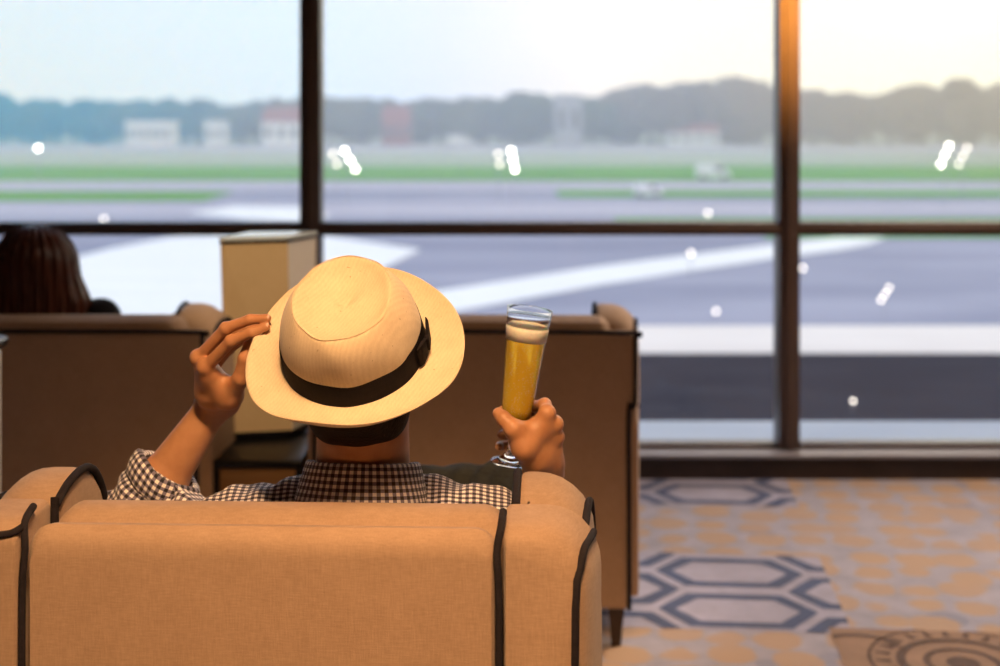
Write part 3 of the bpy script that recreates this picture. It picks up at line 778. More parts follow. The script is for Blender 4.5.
# --- the man
HC = H(0, -.004, -.042)
headR = HR
neck0 = np.array([-.218, 2.205, .900]); neck1 = HC + HR @ np.array([0, -.028, -.060])
shL = np.array([-.405, 2.205, .800]); shR = np.array([-.030, 2.205, .803])
elL = np.array([-.603, 2.285, .798]); wrL = W(216, 402, 2.30)
elR = np.array([.092, 2.50, .672]); wrR = W(542, 474, 2.335)
hipL = np.array([-.33, 2.46, .535]); hipR = np.array([-.12, 2.46, .535])
knL = np.array([-.40, 2.90, .535]); anL = np.array([-.40, 2.93, .10])
knR = np.array([.012, 2.80, .700]); anR = np.array([-.37, 2.93, .665])
def man():
    f = Field((-.80, 1.98, -.01), (.28, 3.25, 1.30), .0042)
    L = add_head(f, HC, headR)
    f.cone(neck0, neck1, .071, .069, .03)
    f.cone(neck0 + [0, .015, -.03], L(0, .0, -.06), .062, .056, .03)
    # torso
    f.ell((-.222, 2.275, .72), (.175, .105, .165), .05)
    f.ell((-.222, 2.36, .585), (.150, .110, .12), .06)
    f.ell((-.225, 2.45, .53), (.165, .13, .085), .06)
    f.cone(shL, shR, .052, .052, .05)
    for sh in (shL, shR): f.cone(neck0 + [0, .01, -.02], sh + [0, 0, .01], .040, .042, .03)
    f.cone(shL, elL, .050, .040, .03); f.cone(shR, elR, .050, .040, .03)
    f.cone(elL, elL + (wrL - elL) * .35, .040, .041, .02); f.cone(elL + (wrL - elL) * .3, wrL, .041, .026, .01)
    f.cone(elR, elR + (wrR - elR) * .35, .040, .041, .02); f.cone(elR + (wrR - elR) * .3, wrR, .041, .026, .01)
    # legs
    for h, k_, a, toe in ((hipL, knL, anL, np.array([-.41, 3.09, .035])), (hipR, knR, anR, np.array([-.53, 2.98, .60]))):
        f.cone(h, k_, .082, .056, .04)
        m = k_ + (a - k_) * .3
        f.cone(k_, m, .053, .055, .02); f.cone(m, a, .054, .036, .02)
        f.cone(a, toe, .038, .028, .02)
    V, Q = f.mesh()
    # hands, finely sculpted, continuing the forearms
    def hand_left():
        g = Field((-.66, 2.02, .84), (-.30, 2.48, 1.24), .0019)
        w = wrL
        g.cone(elL + (wrL - elL) * .3, w, .041, .0262, .01)
        idx = [W(206, 367, 2.205), W(231, 341, 2.175), W(252, 332.5, 2.165), W(266, 327, 2.163)]
        mid = [W(199, 358, 2.225), W(226, 328.5, 2.19), W(250, 319.5, 2.175), W(267, 318.5, 2.168)]
        rng = [W(204, 362, 2.262), W(228, 334, 2.235), W(250, 328, 2.215), W(262, 326, 2.205)]
        pky = [W(211, 371, 2.290), W(229, 349, 2.272), W(243, 340, 2.25), W(255, 334, 2.238)]
        wa, wb = W(211, 391, 2.255), W(228, 401, 2.30)
        for a, b, ra, rb in ((wa, idx[0], .0195, .0125), (wa * .8 + wb * .2, mid[0], .0195, .0120), (wa * .5 + wb * .5, rng[0], .0190, .0115), (wa * .2 + wb * .8, pky[0], .018, .0108)):
            g.cone(a, b, ra, rb, .012)
        g.cone(w, wa, .026, .021, .02); g.cone(w, wb, .025, .019, .02)
        # palm bulk and ball of the thumb
        pc = (idx[0] + pky[0] + wa + wb) / 4
        g.cone(wa, (idx[0] + rng[0]) / 2, .021, .012, .015)
        th = [W(229, 395, 2.235), W(241, 378, 2.20), W(245, 358, 2.188), W(250, 342, 2.190)]
        g.cone(W(222, 392, 2.25), th[0], .021, .019, .02)
        g.cone(th[0], th[1], .0180, .0135, .012); g.cone(th[1], th[2], .0125, .0105, .005); g.cone(th[2], th[3], .0105, .0085, .005)
        g.cone(W(212, 375, 2.22), th[0], .015, .017, .02)
        for F_, r in ((idx, (.0105, .0092, .0082, .0068)), (mid, (.0108, .0096, .0082, .0068)), (rng, (.0102, .009, .008, .0065)), (pky, (.0092, .008, .007, .006))):
            g.chain(F_, r, .0035)
            g.ell(F_[1], (r[1] * 1.06,) * 3, .004)
        for F_ in (idx, mid, rng, pky): g.ell(F_[0] + np.array([-.002, -.002, .002]), (.0118, .0118, .0118), .008)
        nails = []
        for F_ in (idx, mid): nails.append((F_[3], F_[3] - F_[2], .0064))
        return g, nails
    def hand_right():
        g = Field((-.03, 2.17, .66), (.17, 2.60, 1.05), .0019)
        w = wrR
        g.cone(elR + (wrR - elR) * .3, w, .041, .027, .01)
        Zk = 2.262
        mi = [W(547, 413, 2.262), W(555, 424, 2.275), W(556, 437, 2.288), W(553, 450, 2.298)]       # knuckles index..little
        base = [W(536, 455, 2.285), W(541, 457, 2.295), W(545, 459, 2.305), W(548, 462, 2.315)]
        for a, b, ra, rb in zip(base, mi, (.0215, .021, .0205, .019), (.0130, .0125, .012, .011)): g.cone(a, b, ra, rb, .014)
        for b in base: g.cone(w, b, .0265, .021, .02)
        gx = lambda py: 509.5 + (530 - 509.5) * (464 - py) / (464 - 308)
        # fingers wrap round the far side of the stem and the foot of the bowl
        for i, (kn, py, r) in enumerate(zip(mi, (406, 419, 431, 443), (.0102, .0104, .0098, .0086))):
            c = gx(py)
            R_ = (.030, .026, .024, .022)[i] * 615
            p1 = W(c + (28, 36, 38, 38)[i] * .98, py - (1, 0, 0, 0)[i], 2.292 + .008 * i)
            p2 = W(c + (14, 14, 14, 12)[i], py + 1, 2.342)
            p3 = W(c - (6, 7, 9, 12)[i], py + 3, 2.336)
            p4 = W(c - (14, 13, 12.5, 13.5)[i], py + 4, 2.306)
            g.chain([kn, p1, p2, p3, p4], (r * 1.08, r * 1.02, r * .93, r * .86, r * .74), .0035)
            g.ell(kn, (.0125,) * 3, .008); g.ell(p1, (r * 1.08,) * 3, .004)
        th = [W(524, 447, 2.252), W(513.5, 429, 2.245), W(503.5, 418.5, 2.252), W(498.5, 413.5, 2.262)]
        g.cone(W(534, 458, 2.275), th[0], .021, .018, .02)
        g.cone(th[0], th[1], .0165, .0125, .012); g.cone(th[1], th[2], .0122, .0118, .006); g.cone(th[2], th[3], .0118, .0098, .005)
        g.cone(th[0], W(540, 428, 2.262), .014, .0135, .018); g.cone(th[1], W(534, 427, 2.265), .010, .010, .016)   # web between thumb and index
        return g, [(th[3], th[3] - th[2], .008)]
    gl_, n1 = hand_left(); gr_, n2 = hand_right()
    # drop the coarse forearm ends inside the fine ones is unnecessary: they share one surface
    allV, allQ = [V], [Q]; off = len(V)
    for g in (gl_, gr_):
        v, q = g.mesh(); allV.append(v); allQ.append(q + off); off += len(v)
    V, Q = np.concatenate(allV), np.concatenate(allQ)
    o = np_mesh('person', V, Q, M['skin'])
    tag(o, 'seated man in a checked shirt raising one hand to his hat, beer in the other', 'person')
    eyes(L, HR, o)
    # nails
    for (tip, d, r), side in zip(n1, (1, 1)):
        d = d / np.linalg.norm(d); up = np.array([-.15, -.72, .68]); up -= d * (up @ d); up /= np.linalg.norm(up); x = np.cross(d, up)
        bm = bmesh.new(); bmesh.ops.create_uvsphere(bm, u_segments=14, v_segments=10, radius=1)
        for v in bm.verts:
            c = v.co; p = tip + d * (.0005 + c.x * .0065) + x * c.y * r * .82 + up * (r * .72 + c.z * .0016 - (c.y ** 2) * .0022)
            v.co = Vector(p)
        bm_obj('fingernail', bm, M['nail'], o, 180)
    # hair: cap on the skull running down to the nape
    f = Field((-.36, 1.98, .90), (-.08, 2.30, 1.20), .0032)
    f.ell(L(0, -.014, .034), (.0795, .0985, .092), 0, R=headR)
    f.ell(L(0, -.042, -.020), (.0815, .064, .060), .03, R=headR)
    f.cone(L(-.040, -.064, -.045), L(.040, -.064, -.045), .028, .028, .025)
    f.cone(L(0, -.068, -.060), L(0, -.066, -.072), .022, .016, .02)
    c = L(0, .03, -.0); nrm = HR @ np.array([0, .86, -.5]); 
    f.cutplane(c, nrm, (-.4, 1.9, .8), (0, 2.4, 1.3))
    for s in (-1, 1): f.ell(L(s * .081, .0, -.012), (.02, .026, .036), .004, 's', R=headR)
    v, q = f.mesh(); np_mesh('hair', v, q, M['hair_black'], o)
    # shirt
    h = .0036
    f = Field((-.76, 2.02, .46), (.22, 2.64, 1.00), h)
    f.ell((-.222, 2.275, .72), (.190, .122, .175), .05)
    f.ell((-.222, 2.36, .585), (.165, .125, .12), .06)
    f.cone(shL, shR, .066, .066, .05)
    for sh in (shL, shR): f.cone(neck0 + [0, 0, -.034], sh + [0, 0, .010], .054, .054, .04)
    dL = (wrL - elL) / np.linalg.norm(wrL - elL); dR = (wrR - elR) / np.linalg.norm(wrR - elR)
    f.cone(shL, elL, .066, .058, .03); f.cone(shR, elR, .066, .056, .03)
    f.cone(elL, elL + dL * .13, .058, .055, .02); f.cone(elR, elR + dR * .07, .054, .052, .02)
    def fold(P):
        a = np.array(elL); q = P - a; s = q @ dL; w1 = np.clip(1 - np.linalg.norm(q, axis=-1) / .2, 0, 1)
        n = .0042 * np.sin(q[:, 0] * 95 + q[:, 2] * 70 + 4 * np.sin(q[:, 1] * 40)) + .0035 * np.sin(q[:, 2] * 160 - q[:, 0] * 60 + 2.2 * np.sin(q[:, 0] * 55))
        base = .0028 * np.sin(P[:, 0] * 60 + 3 * np.sin(P[:, 1] * 30)) + .002 * np.sin(P[:, 0] * 130 + P[:, 2] * 90)
        return (n * w1 + base).astype(np.float32)
    f.displace(fold, (-.76, 2.02, .46), (.22, 2.64, 1.00))
    # open the neck and the two rolled sleeve ends
    f.cone(neck0 + [0, 0, .02], neck1, .0755, .076, .004, 's')
    for el, d, ln in ((elL, dL, .105), (elR, dR, .055)):
        p = el + d * ln; f.cutplane(p, d, p - .085, p + .085)
        f.cone(el + d * (ln - .02), el + d * (ln + .08), .0455, .044, .003, 's')
    f.cutplane((-.2, 2.4, .50), (0, 0, -1), (-.76, 2.02, .46), (.22, 2.64, .52))
    v, q = f.mesh()
    # cloth coordinates
    def uvs(v, q):
        cen = v[q].mean(1)
        a, b, c, d = (v[q[:, i]] for i in range(4))
        nr = np.cross(c - a, d - b); nr /= np.maximum(np.linalg.norm(nr, axis=1, keepdims=True), 1e-9)
        def seg(p0, p1):
            ab = p1 - p0; t = np.clip(((cen - p0) @ ab) / (ab @ ab), 0, 1); return np.linalg.norm(cen - p0 - t[:, None] * ab, axis=1)
        D = np.stack([seg(shL + (elL - shL) * .35, elL), seg(elL, elL + dL * .12), seg(shR + (elR - shR) * .35, elR), seg(elR, elR + dR * .12), np.full(len(cen), .0735)], 1)
        who = D.argmin(1); who[(D[:, :4].min(1) > .0735)] = 4
        U = np.zeros((len(q), 4, 2))
        P = v[q]
        U[..., 0] = P[..., 0]; U[..., 1] = P[..., 2] + P[..., 1] * .9
        side = (np.abs(nr[:, 0]) > .75); U[side, :, 0] = P[side][..., 1]; U[side, :, 1] = P[side][..., 2]
        for i, (p0, p1) in enumerate(((shL, elL), (elL, elL + dL), (shR, elR), (elR, elR + dR))):
            m = who == i
            if not m.any(): continue
            ax = (p1 - p0) / np.linalg.norm(p1 - p0); e1 = np.cross(ax, [0, 1, 0]); e1 /= np.linalg.norm(e1); e2 = np.cross(ax, e1)
            R_ = P[m] - p0; ang = np.arctan2(R_ @ e2, R_ @ e1)
            ref = ang[:, :1]; ang = ref + (ang - ref + np.pi) % (2 * np.pi) - np.pi
            U[m, :, 0] = ang * (.0108 * 32 / (2 * np.pi)); U[m, :, 1] = R_ @ ax
        return U
    sh = np_mesh('shirt', v, q, M['gingham'], o, uvs(v, q))
    # rolled cuffs
    for el, d, ln in ((elL, dL, .102), (elR, dR, .052)):
        ax = Vector(d); e1 = ax.cross(Vector((0, 1, 0))).normalized(); e2 = ax.cross(e1)
        NN = 64; rows = [(-.040, .0555), (-.034, .0620), (-.018, .0645), (-.004, .0640), (.003, .0610), (.005, .0560), (.002, .0500), (-.02, .0480)]
        VV, UV = [], []
        for (t, r) in rows:
            for k in range(NN + 1):
                a = 2 * math.pi * k / NN
                rr = r * (1 + .030 * math.sin(5 * a + t * 60) + .018 * math.sin(9 * a + 1 + t * 90))
                tt = t + .0035 * math.sin(3 * a)
                VV.append(Vector(el) + ax * (ln + tt) + (e1 * math.cos(a) + e2 * math.sin(a)) * rr)
                UV.append((a * .0108 * 32 / (2 * math.pi) + .1 * t, t * 1.0 + (0 if r > .05 else .05)))
        QQ = np.array([[i * (NN + 1) + k, i * (NN + 1) + k + 1, (i + 1) * (NN + 1) + k + 1, (i + 1) * (NN + 1) + k] for i in range(len(rows) - 1) for k in range(NN)])
        c_ = np_mesh('rolled_cuff', np.array([tuple(p) for p in VV]), QQ, M['gingham'], sh, np.array(UV)[QQ])
        m = c_.modifiers.new('s', 'SOLIDIFY'); m.thickness = .0015
    # collar: an upright band round the neck that folds down outside
    NN = 72; rows = [(-.02, .0800), (.0, .0790), (.020, .0780), (.036, .0780), (.044, .0795), (.047, .0820), (.045, .0850), (.034, .0885), (.014, .0935), (-.004, .0985), (-.014, .1010), (-.022, .1000)]
    VV, UV = [], []; arc = 0
    c0 = neck0 + np.array([.002, -.030, -.020]); ax = np.array([.02, .20, 1.0]); ax /= np.linalg.norm(ax)
    ex = np.array([1., 0, 0]); ey = np.cross(ax, ex); ey /= np.linalg.norm(ey); ex = np.cross(ey, ax)
    pr = None
    for (t, r) in rows:
        if pr is not None: arc += math.hypot(t - pr[0], r - pr[1])
        pr = (t, r)
        for k in range(NN + 1):
            a = math.radians(100) + math.radians(340) * k / NN      # open at the throat
            drop = .010 * max(0, math.sin(a)) ** 2
            wv = .0012 * math.sin(6 * a + t * 40)
            VV.append(c0 + ax * (t - drop) + ex * (r * 1.04 + wv) * math.cos(a) + ey * (r * .98 + wv) * math.sin(a)); UV.append((a * .086, arc))
    QQ = np.array([[i * (NN + 1) + k, (i + 1) * (NN + 1) + k, (i + 1) * (NN + 1) + k + 1, i * (NN + 1) + k + 1] for i in range(len(rows) - 1) for k in range(NN)])
    c_ = np_mesh('collar', np.array(VV), QQ, M['gingham'], sh, np.array(UV)[QQ]); m = c_.modifiers.new('s', 'SOLIDIFY'); m.thickness = .0016
    # trousers
    f = Field((-.62, 2.28, .09), (.16, 3.12, .86), .0055)
    f.ell((-.225, 2.46, .54), (.180, .145, .090), .05)
    for hp, k_, a in ((hipL, knL, anL), (hipR, knR, anR)):
        f.cone(hp, k_, .094, .070, .03); f.cone(k_, a, .068, .054, .02)
        d = (a - k_) / np.linalg.norm(a - k_); f.cutplane(a - d * .02, d, a - .085, a + .085)
        f.cone(a - d * .05, a + d * .05, .044, .042, .002, 's')
    f.displace(lambda P: (.003 * np.sin(P[:, 0] * 90 + P[:, 2] * 60 + 3 * np.sin(P[:, 1] * 35))).astype(np.float32), (-.62, 2.28, .09), (.16, 3.12, .86))
    v, q = f.mesh(); np_mesh('trousers', v, q, M['denim'], o)
    for a, toe in ((anL, np.array([-.41, 3.12, .038])), (anR, np.array([-.57, 2.99, .59]))):
        f = Field(np.minimum(a, toe) - .09, np.maximum(a, toe) + .09, .004)
        d = toe - a; f.cone(a + [0, 0, -.02], toe, .046, .036, .02); f.cone(a, a + [0, 0, .01], .046, .046, .02)
        if a is anL: f.cutplane((0, 0, .004), (0, 0, -1), np.minimum(a, toe) - .09, np.maximum(a, toe) + .09)
        v, q = f.mesh(); np_mesh('shoe', v, q, M['leather'], o)
    return o
man()

# --- the beer glass in his hand
def beer_glass():
    b = Vector(W(509.8, 464, 2.30)); tp = Vector(W(530, 308.5, 2.30))
    ax = (tp - b).normalized(); L = (tp - b).length
    e = empty('beer_glass', b); e.rotation_euler = ax.to_track_quat('Z', 'Y').to_euler()
    tag(e, 'tall footed glass of foaming golden beer held up in the man\'s hand', 'glass')
    k = L / .257
    outer = [(.001, 0), (.028, 0), (.0325, .0015), (.033, .004), (.030, .0065), (.018, .011), (.0095, .018), (.0075, .028), (.0075, .045), (.0095, .056), (.0140, .063), (.0195, .070), (.0235, .079), (.0258, .092), (.0272, .115), (.0295, .155), (.0328, .200), (.0368, .240), (.0382, .2562), (.0388, .257)]
    inner = [(.0378, .2568), (.0368, .252), (.0355, .240), (.0315, .200), (.0282, .155), (.0259, .115), (.0244, .094), (.0218, .083), (.015, .0755), (.001, .073)]
    gb = lathe('glass_body', [(r, z * k) for r, z in outer + inner], [M['glass']], e, 48, smooth=60)
    lathe('beer', [(.001, .0745 * k), (.0195, .0765 * k), (.0237, .0788 * k), (.02585, .092 * k), (.02725, .115 * k), (.02960, .155 * k), (.03290, .200 * k), (.03325, .2045 * k), (.001, .2045 * k)], M['beer'], e, 48, smooth=60)
    # foam with an uneven crest
    bm = bmesh.new(); rings = []
    for r, z in ((.001, .2048), (.0338, .2048), (.0356, .222), (.0360, .2265), (.0345, .2290), (.031, .2310), (.020, .2325), (.010, .233), (.001, .233)):
        rings.append([Vector((r * math.cos(a), r * math.sin(a), z * k + (.0008 * math.sin(5 * a + r * 300) if z > .23 else 0))) for a in [2 * math.pi * j / 48 for j in range(48)]])
    add_loft(bm, rings); bm_obj('foam', bm, M['foam'], e, 180)
beer_glass()

# --- the woman
def woman():
    cx = -1.38; Y = 4.13
    hc = np.array([cx - .0, Y, 1.005]); R = np.eye(3)
    a = math.radians(12); R = np.array([[math.cos(a), -math.sin(a), 0], [math.sin(a), math.cos(a), 0], [0, 0, 1]])
    f = Field((cx - .36, 3.98, -.01), (cx + .36, 5.0, 1.20), .0065)
    L = add_head(f, hc, R)
    f.cone((cx, 4.17, .84), (cx, 4.15, .95), .052, .050, .02)
    f.ell((cx, 4.23, .70), (.155, .10, .15), .05); f.ell((cx, 4.30, .56), (.14, .11, .12), .05); f.ell((cx, 4.36, .53), (.165, .13, .085), .05)
    for s in (-1, 1):
        sh = np.array([cx + s * .165, 4.18, .80]); el = np.array([cx + s * .222, 4.34, .62]); wr = np.array([cx + s * .10, 4.50, .62])
        f.cone((cx, 4.18, .85), sh, .044, .045, .03); f.cone(sh, el, .044, .036, .02); f.cone(el, wr, .035, .023, .02)
        hb = wr + np.array([-s * .05, .045, .005]); f.cone(wr, hb, .024, .020, .01, flat=((0, 0, 1), .65))
        for j, (dx, ln) in enumerate(((-.024, .058), (-.008, .068), (.008, .063), (.024, .048))):
            p0 = hb + np.array([s * dx * .6, .02 + .3 * dx * s, 0]); p1 = p0 + np.array([-s * ln * .45, ln * .4, -.004]); p2 = p1 + np.array([-s * ln * .3, ln * .3, -.018])
            f.chain([p0, p1, p2], (.009, .008, .0065), .002)
        f.chain([wr + [-s * .01, .02, .01], wr + [s * .015 - s * .02, .06, .018], wr + [-s * .025, .085, .012]], (.012, .0095, .0075), .004)
        hp = np.array([cx + s * .09, 4.38, .535]); kn = np.array([cx + s * .10, 4.80, .53]); an = np.array([cx + s * .09, 4.82, .09])
        f.cone(hp, kn, .080, .054, .04); f.cone(kn, an, .050, .034, .02); f.cone(an, (cx + s * .10, 4.96, .035), .034, .026, .02)
    v, q = f.mesh(); o = np_mesh('person', v, q, M['skin2'])
    tag(o, 'woman with long auburn-brown hair and black jacket, seen from behind in an armchair', 'person')
    eyes(L, R, o)
    # bob of hair
    f = Field((cx - .30, 3.93, .80), (cx + .30, 4.36, 1.20), .0045)
    f.ell((cx, Y - .005, 1.028), (.108, .120, .100), 0)
    f.cone((cx, Y - .01, 1.03), (cx - .02, Y - .02, .91), .105, .118, .03, flat=((0, 1, 0), .95))
    f.cone((cx + .01, Y - .01, 1.02), (cx + .075, Y - .01, .905), .096, .088, .05)
    f.cone((cx - .01, Y - .01, 1.02), (cx - .075, Y - .01, .905), .096, .088, .05)
    f.cutplane((cx, Y + .045, 1.0), R @ np.array([0, 1, -.12]), (cx - .3, 3.9, .8), (cx + .3, 4.4, 1.16))
    f.ell(L(0, .05, -.03), (.07, .10, .12), .01, 's', R=R)
    def st(P):
        an = np.arctan2(P[:, 0] - cx, -(P[:, 1] - Y)); return (.0030 * np.sin(an * 26 + P[:, 2] * 9) + .0022 * np.sin(an * 47 - P[:, 2] * 13 + 1)).astype(np.float32)
    f.displace(st, (cx - .3, 3.93, .8), (cx + .3, 4.36, 1.2))
    f.cutplane((cx, Y, .845), (0, 0, -1), (cx - .3, 3.93, .8), (cx + .3, 4.36, .86))
    v, q = f.mesh(); np_mesh('hair', v, q, M['hair_brown'], o)
    # jacket
    f = Field((cx - .36, 4.00, .44), (cx + .42, 4.62, 1.0), .006)
    f.ell((cx, 4.23, .70), (.175, .118, .165), .05); f.ell((cx, 4.31, .57), (.16, .13, .13), .05)
    for s in (-1, 1):
        sh = np.array([cx + s * (.185 if s > 0 else .165), 4.16, (.862 if s > 0 else .82)]); el = np.array([cx + s * .222, 4.34, .62]); wr = np.array([cx + s * .10, 4.50, .62])
        f.cone((cx, 4.18, .86), sh, .052, .054, .03); f.cone(sh, el, .056, .046, .02); f.cone(el, el + (wr - el) * .85, .045, .036, .02)
        d = (wr - el) / np.linalg.norm(wr - el); p = el + (wr - el) * .85
        f.cutplane(p, d, p - .05, p + .06); f.cone(p - d * .02, p + d * .06, .029, .028, .002, 's')
    f.cutplane((cx, 4.3, .49), (0, 0, -1), (cx - .36, 4, .44), (cx + .36, 4.62, .5))
    f.cone((cx, 4.17, .86), (cx, 4.15, .98), .062, .06, .003, 's')
    v, q = f.mesh(); np_mesh('jacket', v, q, M['black_cloth'], o)
    f = Field((cx - .30, 4.18, .05), (cx + .30, 4.92, .70), .007)
    f.ell((cx, 4.37, .54), (.178, .14, .092), .05)
    for s in (-1, 1):
        hp = np.array([cx + s * .09, 4.38, .535]); kn = np.array([cx + s * .10, 4.80, .53]); an = np.array([cx + s * .09, 4.82, .09])
        f.cone(hp, kn, .090, .066, .03); f.cone(kn, an, .062, .05, .02)
        f.cutplane((cx, 4.8, .13), (0, 0, -1), (cx - .3, 4.6, .05), (cx + .3, 4.92, .14)); f.cone((an[0], an[1], .2), (an[0], an[1], .05), .044, .044, .002, 's')
    v, q = f.mesh(); np_mesh('trousers', v, q, M['black_cloth'], o)
    for s in (-1, 1):
        p = np.array([cx + s * .09, 4.82, .05]); t = np.array([cx + s * .10, 4.98, .034])
        f = Field(p - .09, t + .09, .005); f.cone(p, t, .042, .032, .02); f.cutplane((0, 0, .004), (0, 0, -1), p - .09, t + .09)
        v, q = f.mesh(); np_mesh('shoe', v, q, M['leather'], o)
woman()

# ------------------------------------------------------------------ the airfield
GZ = -4.03
def gpt(px, py, z=GZ):
    Z = (CAMH - z) * FPX / (py - HZ); return ((px - 500) * Z / FPX, Z)
def slab(name, pts, z, th, mat):
    bm = bmesh.new(); add_loft(bm, [[(x, y, z - th) for x, y in pts], [(x, y, z) for x, y in pts]]); return struct(bm_obj(name, bm, mat, None, 30))
def quad(y0, y1, x0, x1): return [(x0, y0), (x1, y0), (x1, y1), (x0, y1)]
slab('ground', quad(10, 900, -500, 600), GZ, .3, M['apron'])
slab('ledge_slab', quad(5.87, 6.72, -9, 9), -.01, .25, M['ledge'])
slab('lower_roof', quad(6.72, 14.4, -12, 14), -1.0, .3, M['roof_dark'])
slab('roof_edge', quad(14.4, 16.3, -12, 14), -1.0, .5, M['parapet'])
def strip(name, py0, py1, mat, dz, x0=-400, x1=500, skew=0):
    Z0 = 5.5 * FPX / (py1 - HZ); Z1 = 5.5 * FPX / (py0 - HZ)
    slab(name, [(x0, Z0), (x1, Z0 + skew), (x1, Z1 + skew), (x0, Z1)], GZ + dz, dz + .01, mat)
strip('far_field', 121, 166, M['grass_far'], .06)
strip('taxiway_strip', 146, 153, M['taxiway'], .09)
strip('grass_strip', 167, 181, M['grass'], .12)
strip('taxiway_strip', 182, 191, M['taxiway'], .06)
strip('grass_strip', 192, 201, M['grass'], .05, -400, -19)
strip('grass_strip', 189, 197, M['grass'], .05, 4, 400)
strip('taxiway_strip', 203, 216, M['taxiway'], .04)
strip('grass_strip', 219, 224, M['grass'], .03, 6, 300)
strip('grass_strip', 229.5, 238, M['grass'], .03, 12, 300)
# white strip curving away, and two pale patches on the ground
cl = [(380, 316, 12), (420, 306, 12), (500, 293, 11), (600, 276, 9.5), (700, 262, 8), (780, 251, 7), (840, 244, 6.5), (870, 239, 5.5), (888, 233, 4), (893, 229, 2)]
bm = bmesh.new(); up_pts, dn_pts = [], []
for x, y, w in cl: up_pts.append(gpt(x, y - w)); dn_pts.append(gpt(x, y + w))
pts = dn_pts + up_pts[::-1]
rings_a = [(p[0], p[1], GZ + .02) for p in dn_pts]; rings_b = [(p[0], p[1], GZ + .02) for p in up_pts]
add_loft(bm, [rings_a, rings_b], cap=False, closed=False); o = bm_obj('pale_strip', bm, M['pale_ground'], None, 30); struct(o)
if o.data.polygons[0].normal.z < 0: o.data.flip_normals()
slab('pale_patch', [gpt(-60, 300), gpt(60, 262), gpt(110, 249), gpt(170, 238), gpt(300, 233), gpt(420, 250), gpt(340, 290), gpt(220, 330), gpt(40, 345)][::-1], GZ + .03, .05, M['pale_ground'])
slab('pale_patch', [gpt(188, 214), gpt(245, 220), gpt(300, 223), gpt(330, 216), gpt(300, 208), gpt(235, 207)][::-1], GZ + .06, .05, M['pale_ground'])

# trees: three crowns, copied
def crown_mesh(seed, w, h):
    r = random.Random(seed); bm = bmesh.new()
    for k in range(16):
        a = r.uniform(0, 6.28); q = r.uniform(0, .75) ** .5
        c = Vector((math.cos(a) * q * w * .36, math.sin(a) * q * w * .36, h * (.24 + .59 * r.random() * (1 - q * .5))))
        s = w * r.uniform(.14, .24)
        rr = bmesh.ops.create_icosphere(bm, subdivisions=3, radius=1)
        for v in rr['verts']:
            n = v.co.copy(); d = 1 + .16 * math.sin(n.x * 7 + k) * math.sin(n.y * 8 + k * 2) + .12 * math.sin(n.z * 11 + n.x * 9 + k)
            v.co = c + Vector((n.x * s, n.y * s, n.z * s * .8)) * d
    me = bpy.data.meshes.new('crown'); bm.to_mesh(me); bm.free(); me.polygons.foreach_set('use_smooth', [True] * len(me.polygons)); return me
def trunk_mesh(h, w):
    bm = bmesh.new(); add_tube(bm, [(0, 0, -.2), (.1, 0, h * .2), (0, .1, h * .4), (.1, 0, h * .62)], [.45, .32, .26, .12], 10)
    for a in (0, 2.1, 4.2): add_tube(bm, [(0, 0, h * .3), (math.cos(a) * w * .16, math.sin(a) * w * .16, h * .55)], [.2, .08], 8)
    bmesh.ops.recalc_face_normals(bm, faces=bm.faces); me = bpy.data.meshes.new('trunk'); bm.to_mesh(me); bm.free(); return me
crowns = [crown_mesh(s, 13, 10) for s in (1, 2, 3)]; trunks = [trunk_mesh(10, 13)]
prot = []
for i, cm in enumerate(crowns):
    cm.materials.append(M['foliage1'] if i != 1 else M['foliage2'])
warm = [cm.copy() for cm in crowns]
for cm in warm: cm.materials.clear(); cm.materials.append(M['foliage_glow'])
trunks[0].materials.append(M['bark'])
top = [(-40, 92), (0, 91), (20, 97), (50, 98), (100, 99), (150, 96), (200, 98), (230, 104), (250, 99), (300, 95), (330, 96), (350, 94), (400, 99), (450, 97), (490, 96), (530, 90), (560, 95), (590, 97), (620, 87), (650, 82), (700, 80), (740, 76), (765, 76), (800, 90), (830, 86), (862, 95), (900, 85), (960, 78), (985, 84), (1050, 80)]
def topy(x):
    for (a, ya), (b, yb) in zip(top[:-1], top[1:]):
        if a <= x <= b: return ya + (yb - ya) * (x - a) / (b - a)
    return 88
x = -45; i = 0
while x < 1060:
    row = i % 2
    Z = 262 + 16 * row + rnd.uniform(-4, 4)
    ty = topy(x) + (0 if row == 0 else rnd.uniform(0, 3))
    hgt = CAMH - (ty - HZ) * Z / FPX - GZ
    s = hgt / 9.2
    sx = max(s, .95) * rnd.uniform(.95, 1.15)
    o = empty('tree', ((x - 500) * Z / FPX, Z, GZ + .05), rnd.uniform(0, 6.28)); o.scale = (sx, sx, s)
    j = i % 3
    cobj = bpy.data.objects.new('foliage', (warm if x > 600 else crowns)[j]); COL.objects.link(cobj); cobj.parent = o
    tob = bpy.data.objects.new('trunk', trunks[0]); COL.objects.link(tob); tob.parent = o
    if x < 310: tag(o, 'bluish hazy tree in the far row seen through the window bay above the woman', 'tree', 'trees seen through the bay above the woman')
    elif x < 560: tag(o, 'grey-blue hazy tree in the far row beyond the airfield above the hat', 'tree', 'trees seen through the bay above the hat')
    elif x < 785: tag(o, 'tall brownish-grey hazy tree in the row above the beer glass', 'tree', 'tall trees left of the second mullion')
    else: tag(o, 'pale tan sunlit hazy tree in the row beyond the bay past the second mullion', 'tree', 'trees seen through the bay past the second mullion')
    x += rnd.uniform(15, 21); i += 1

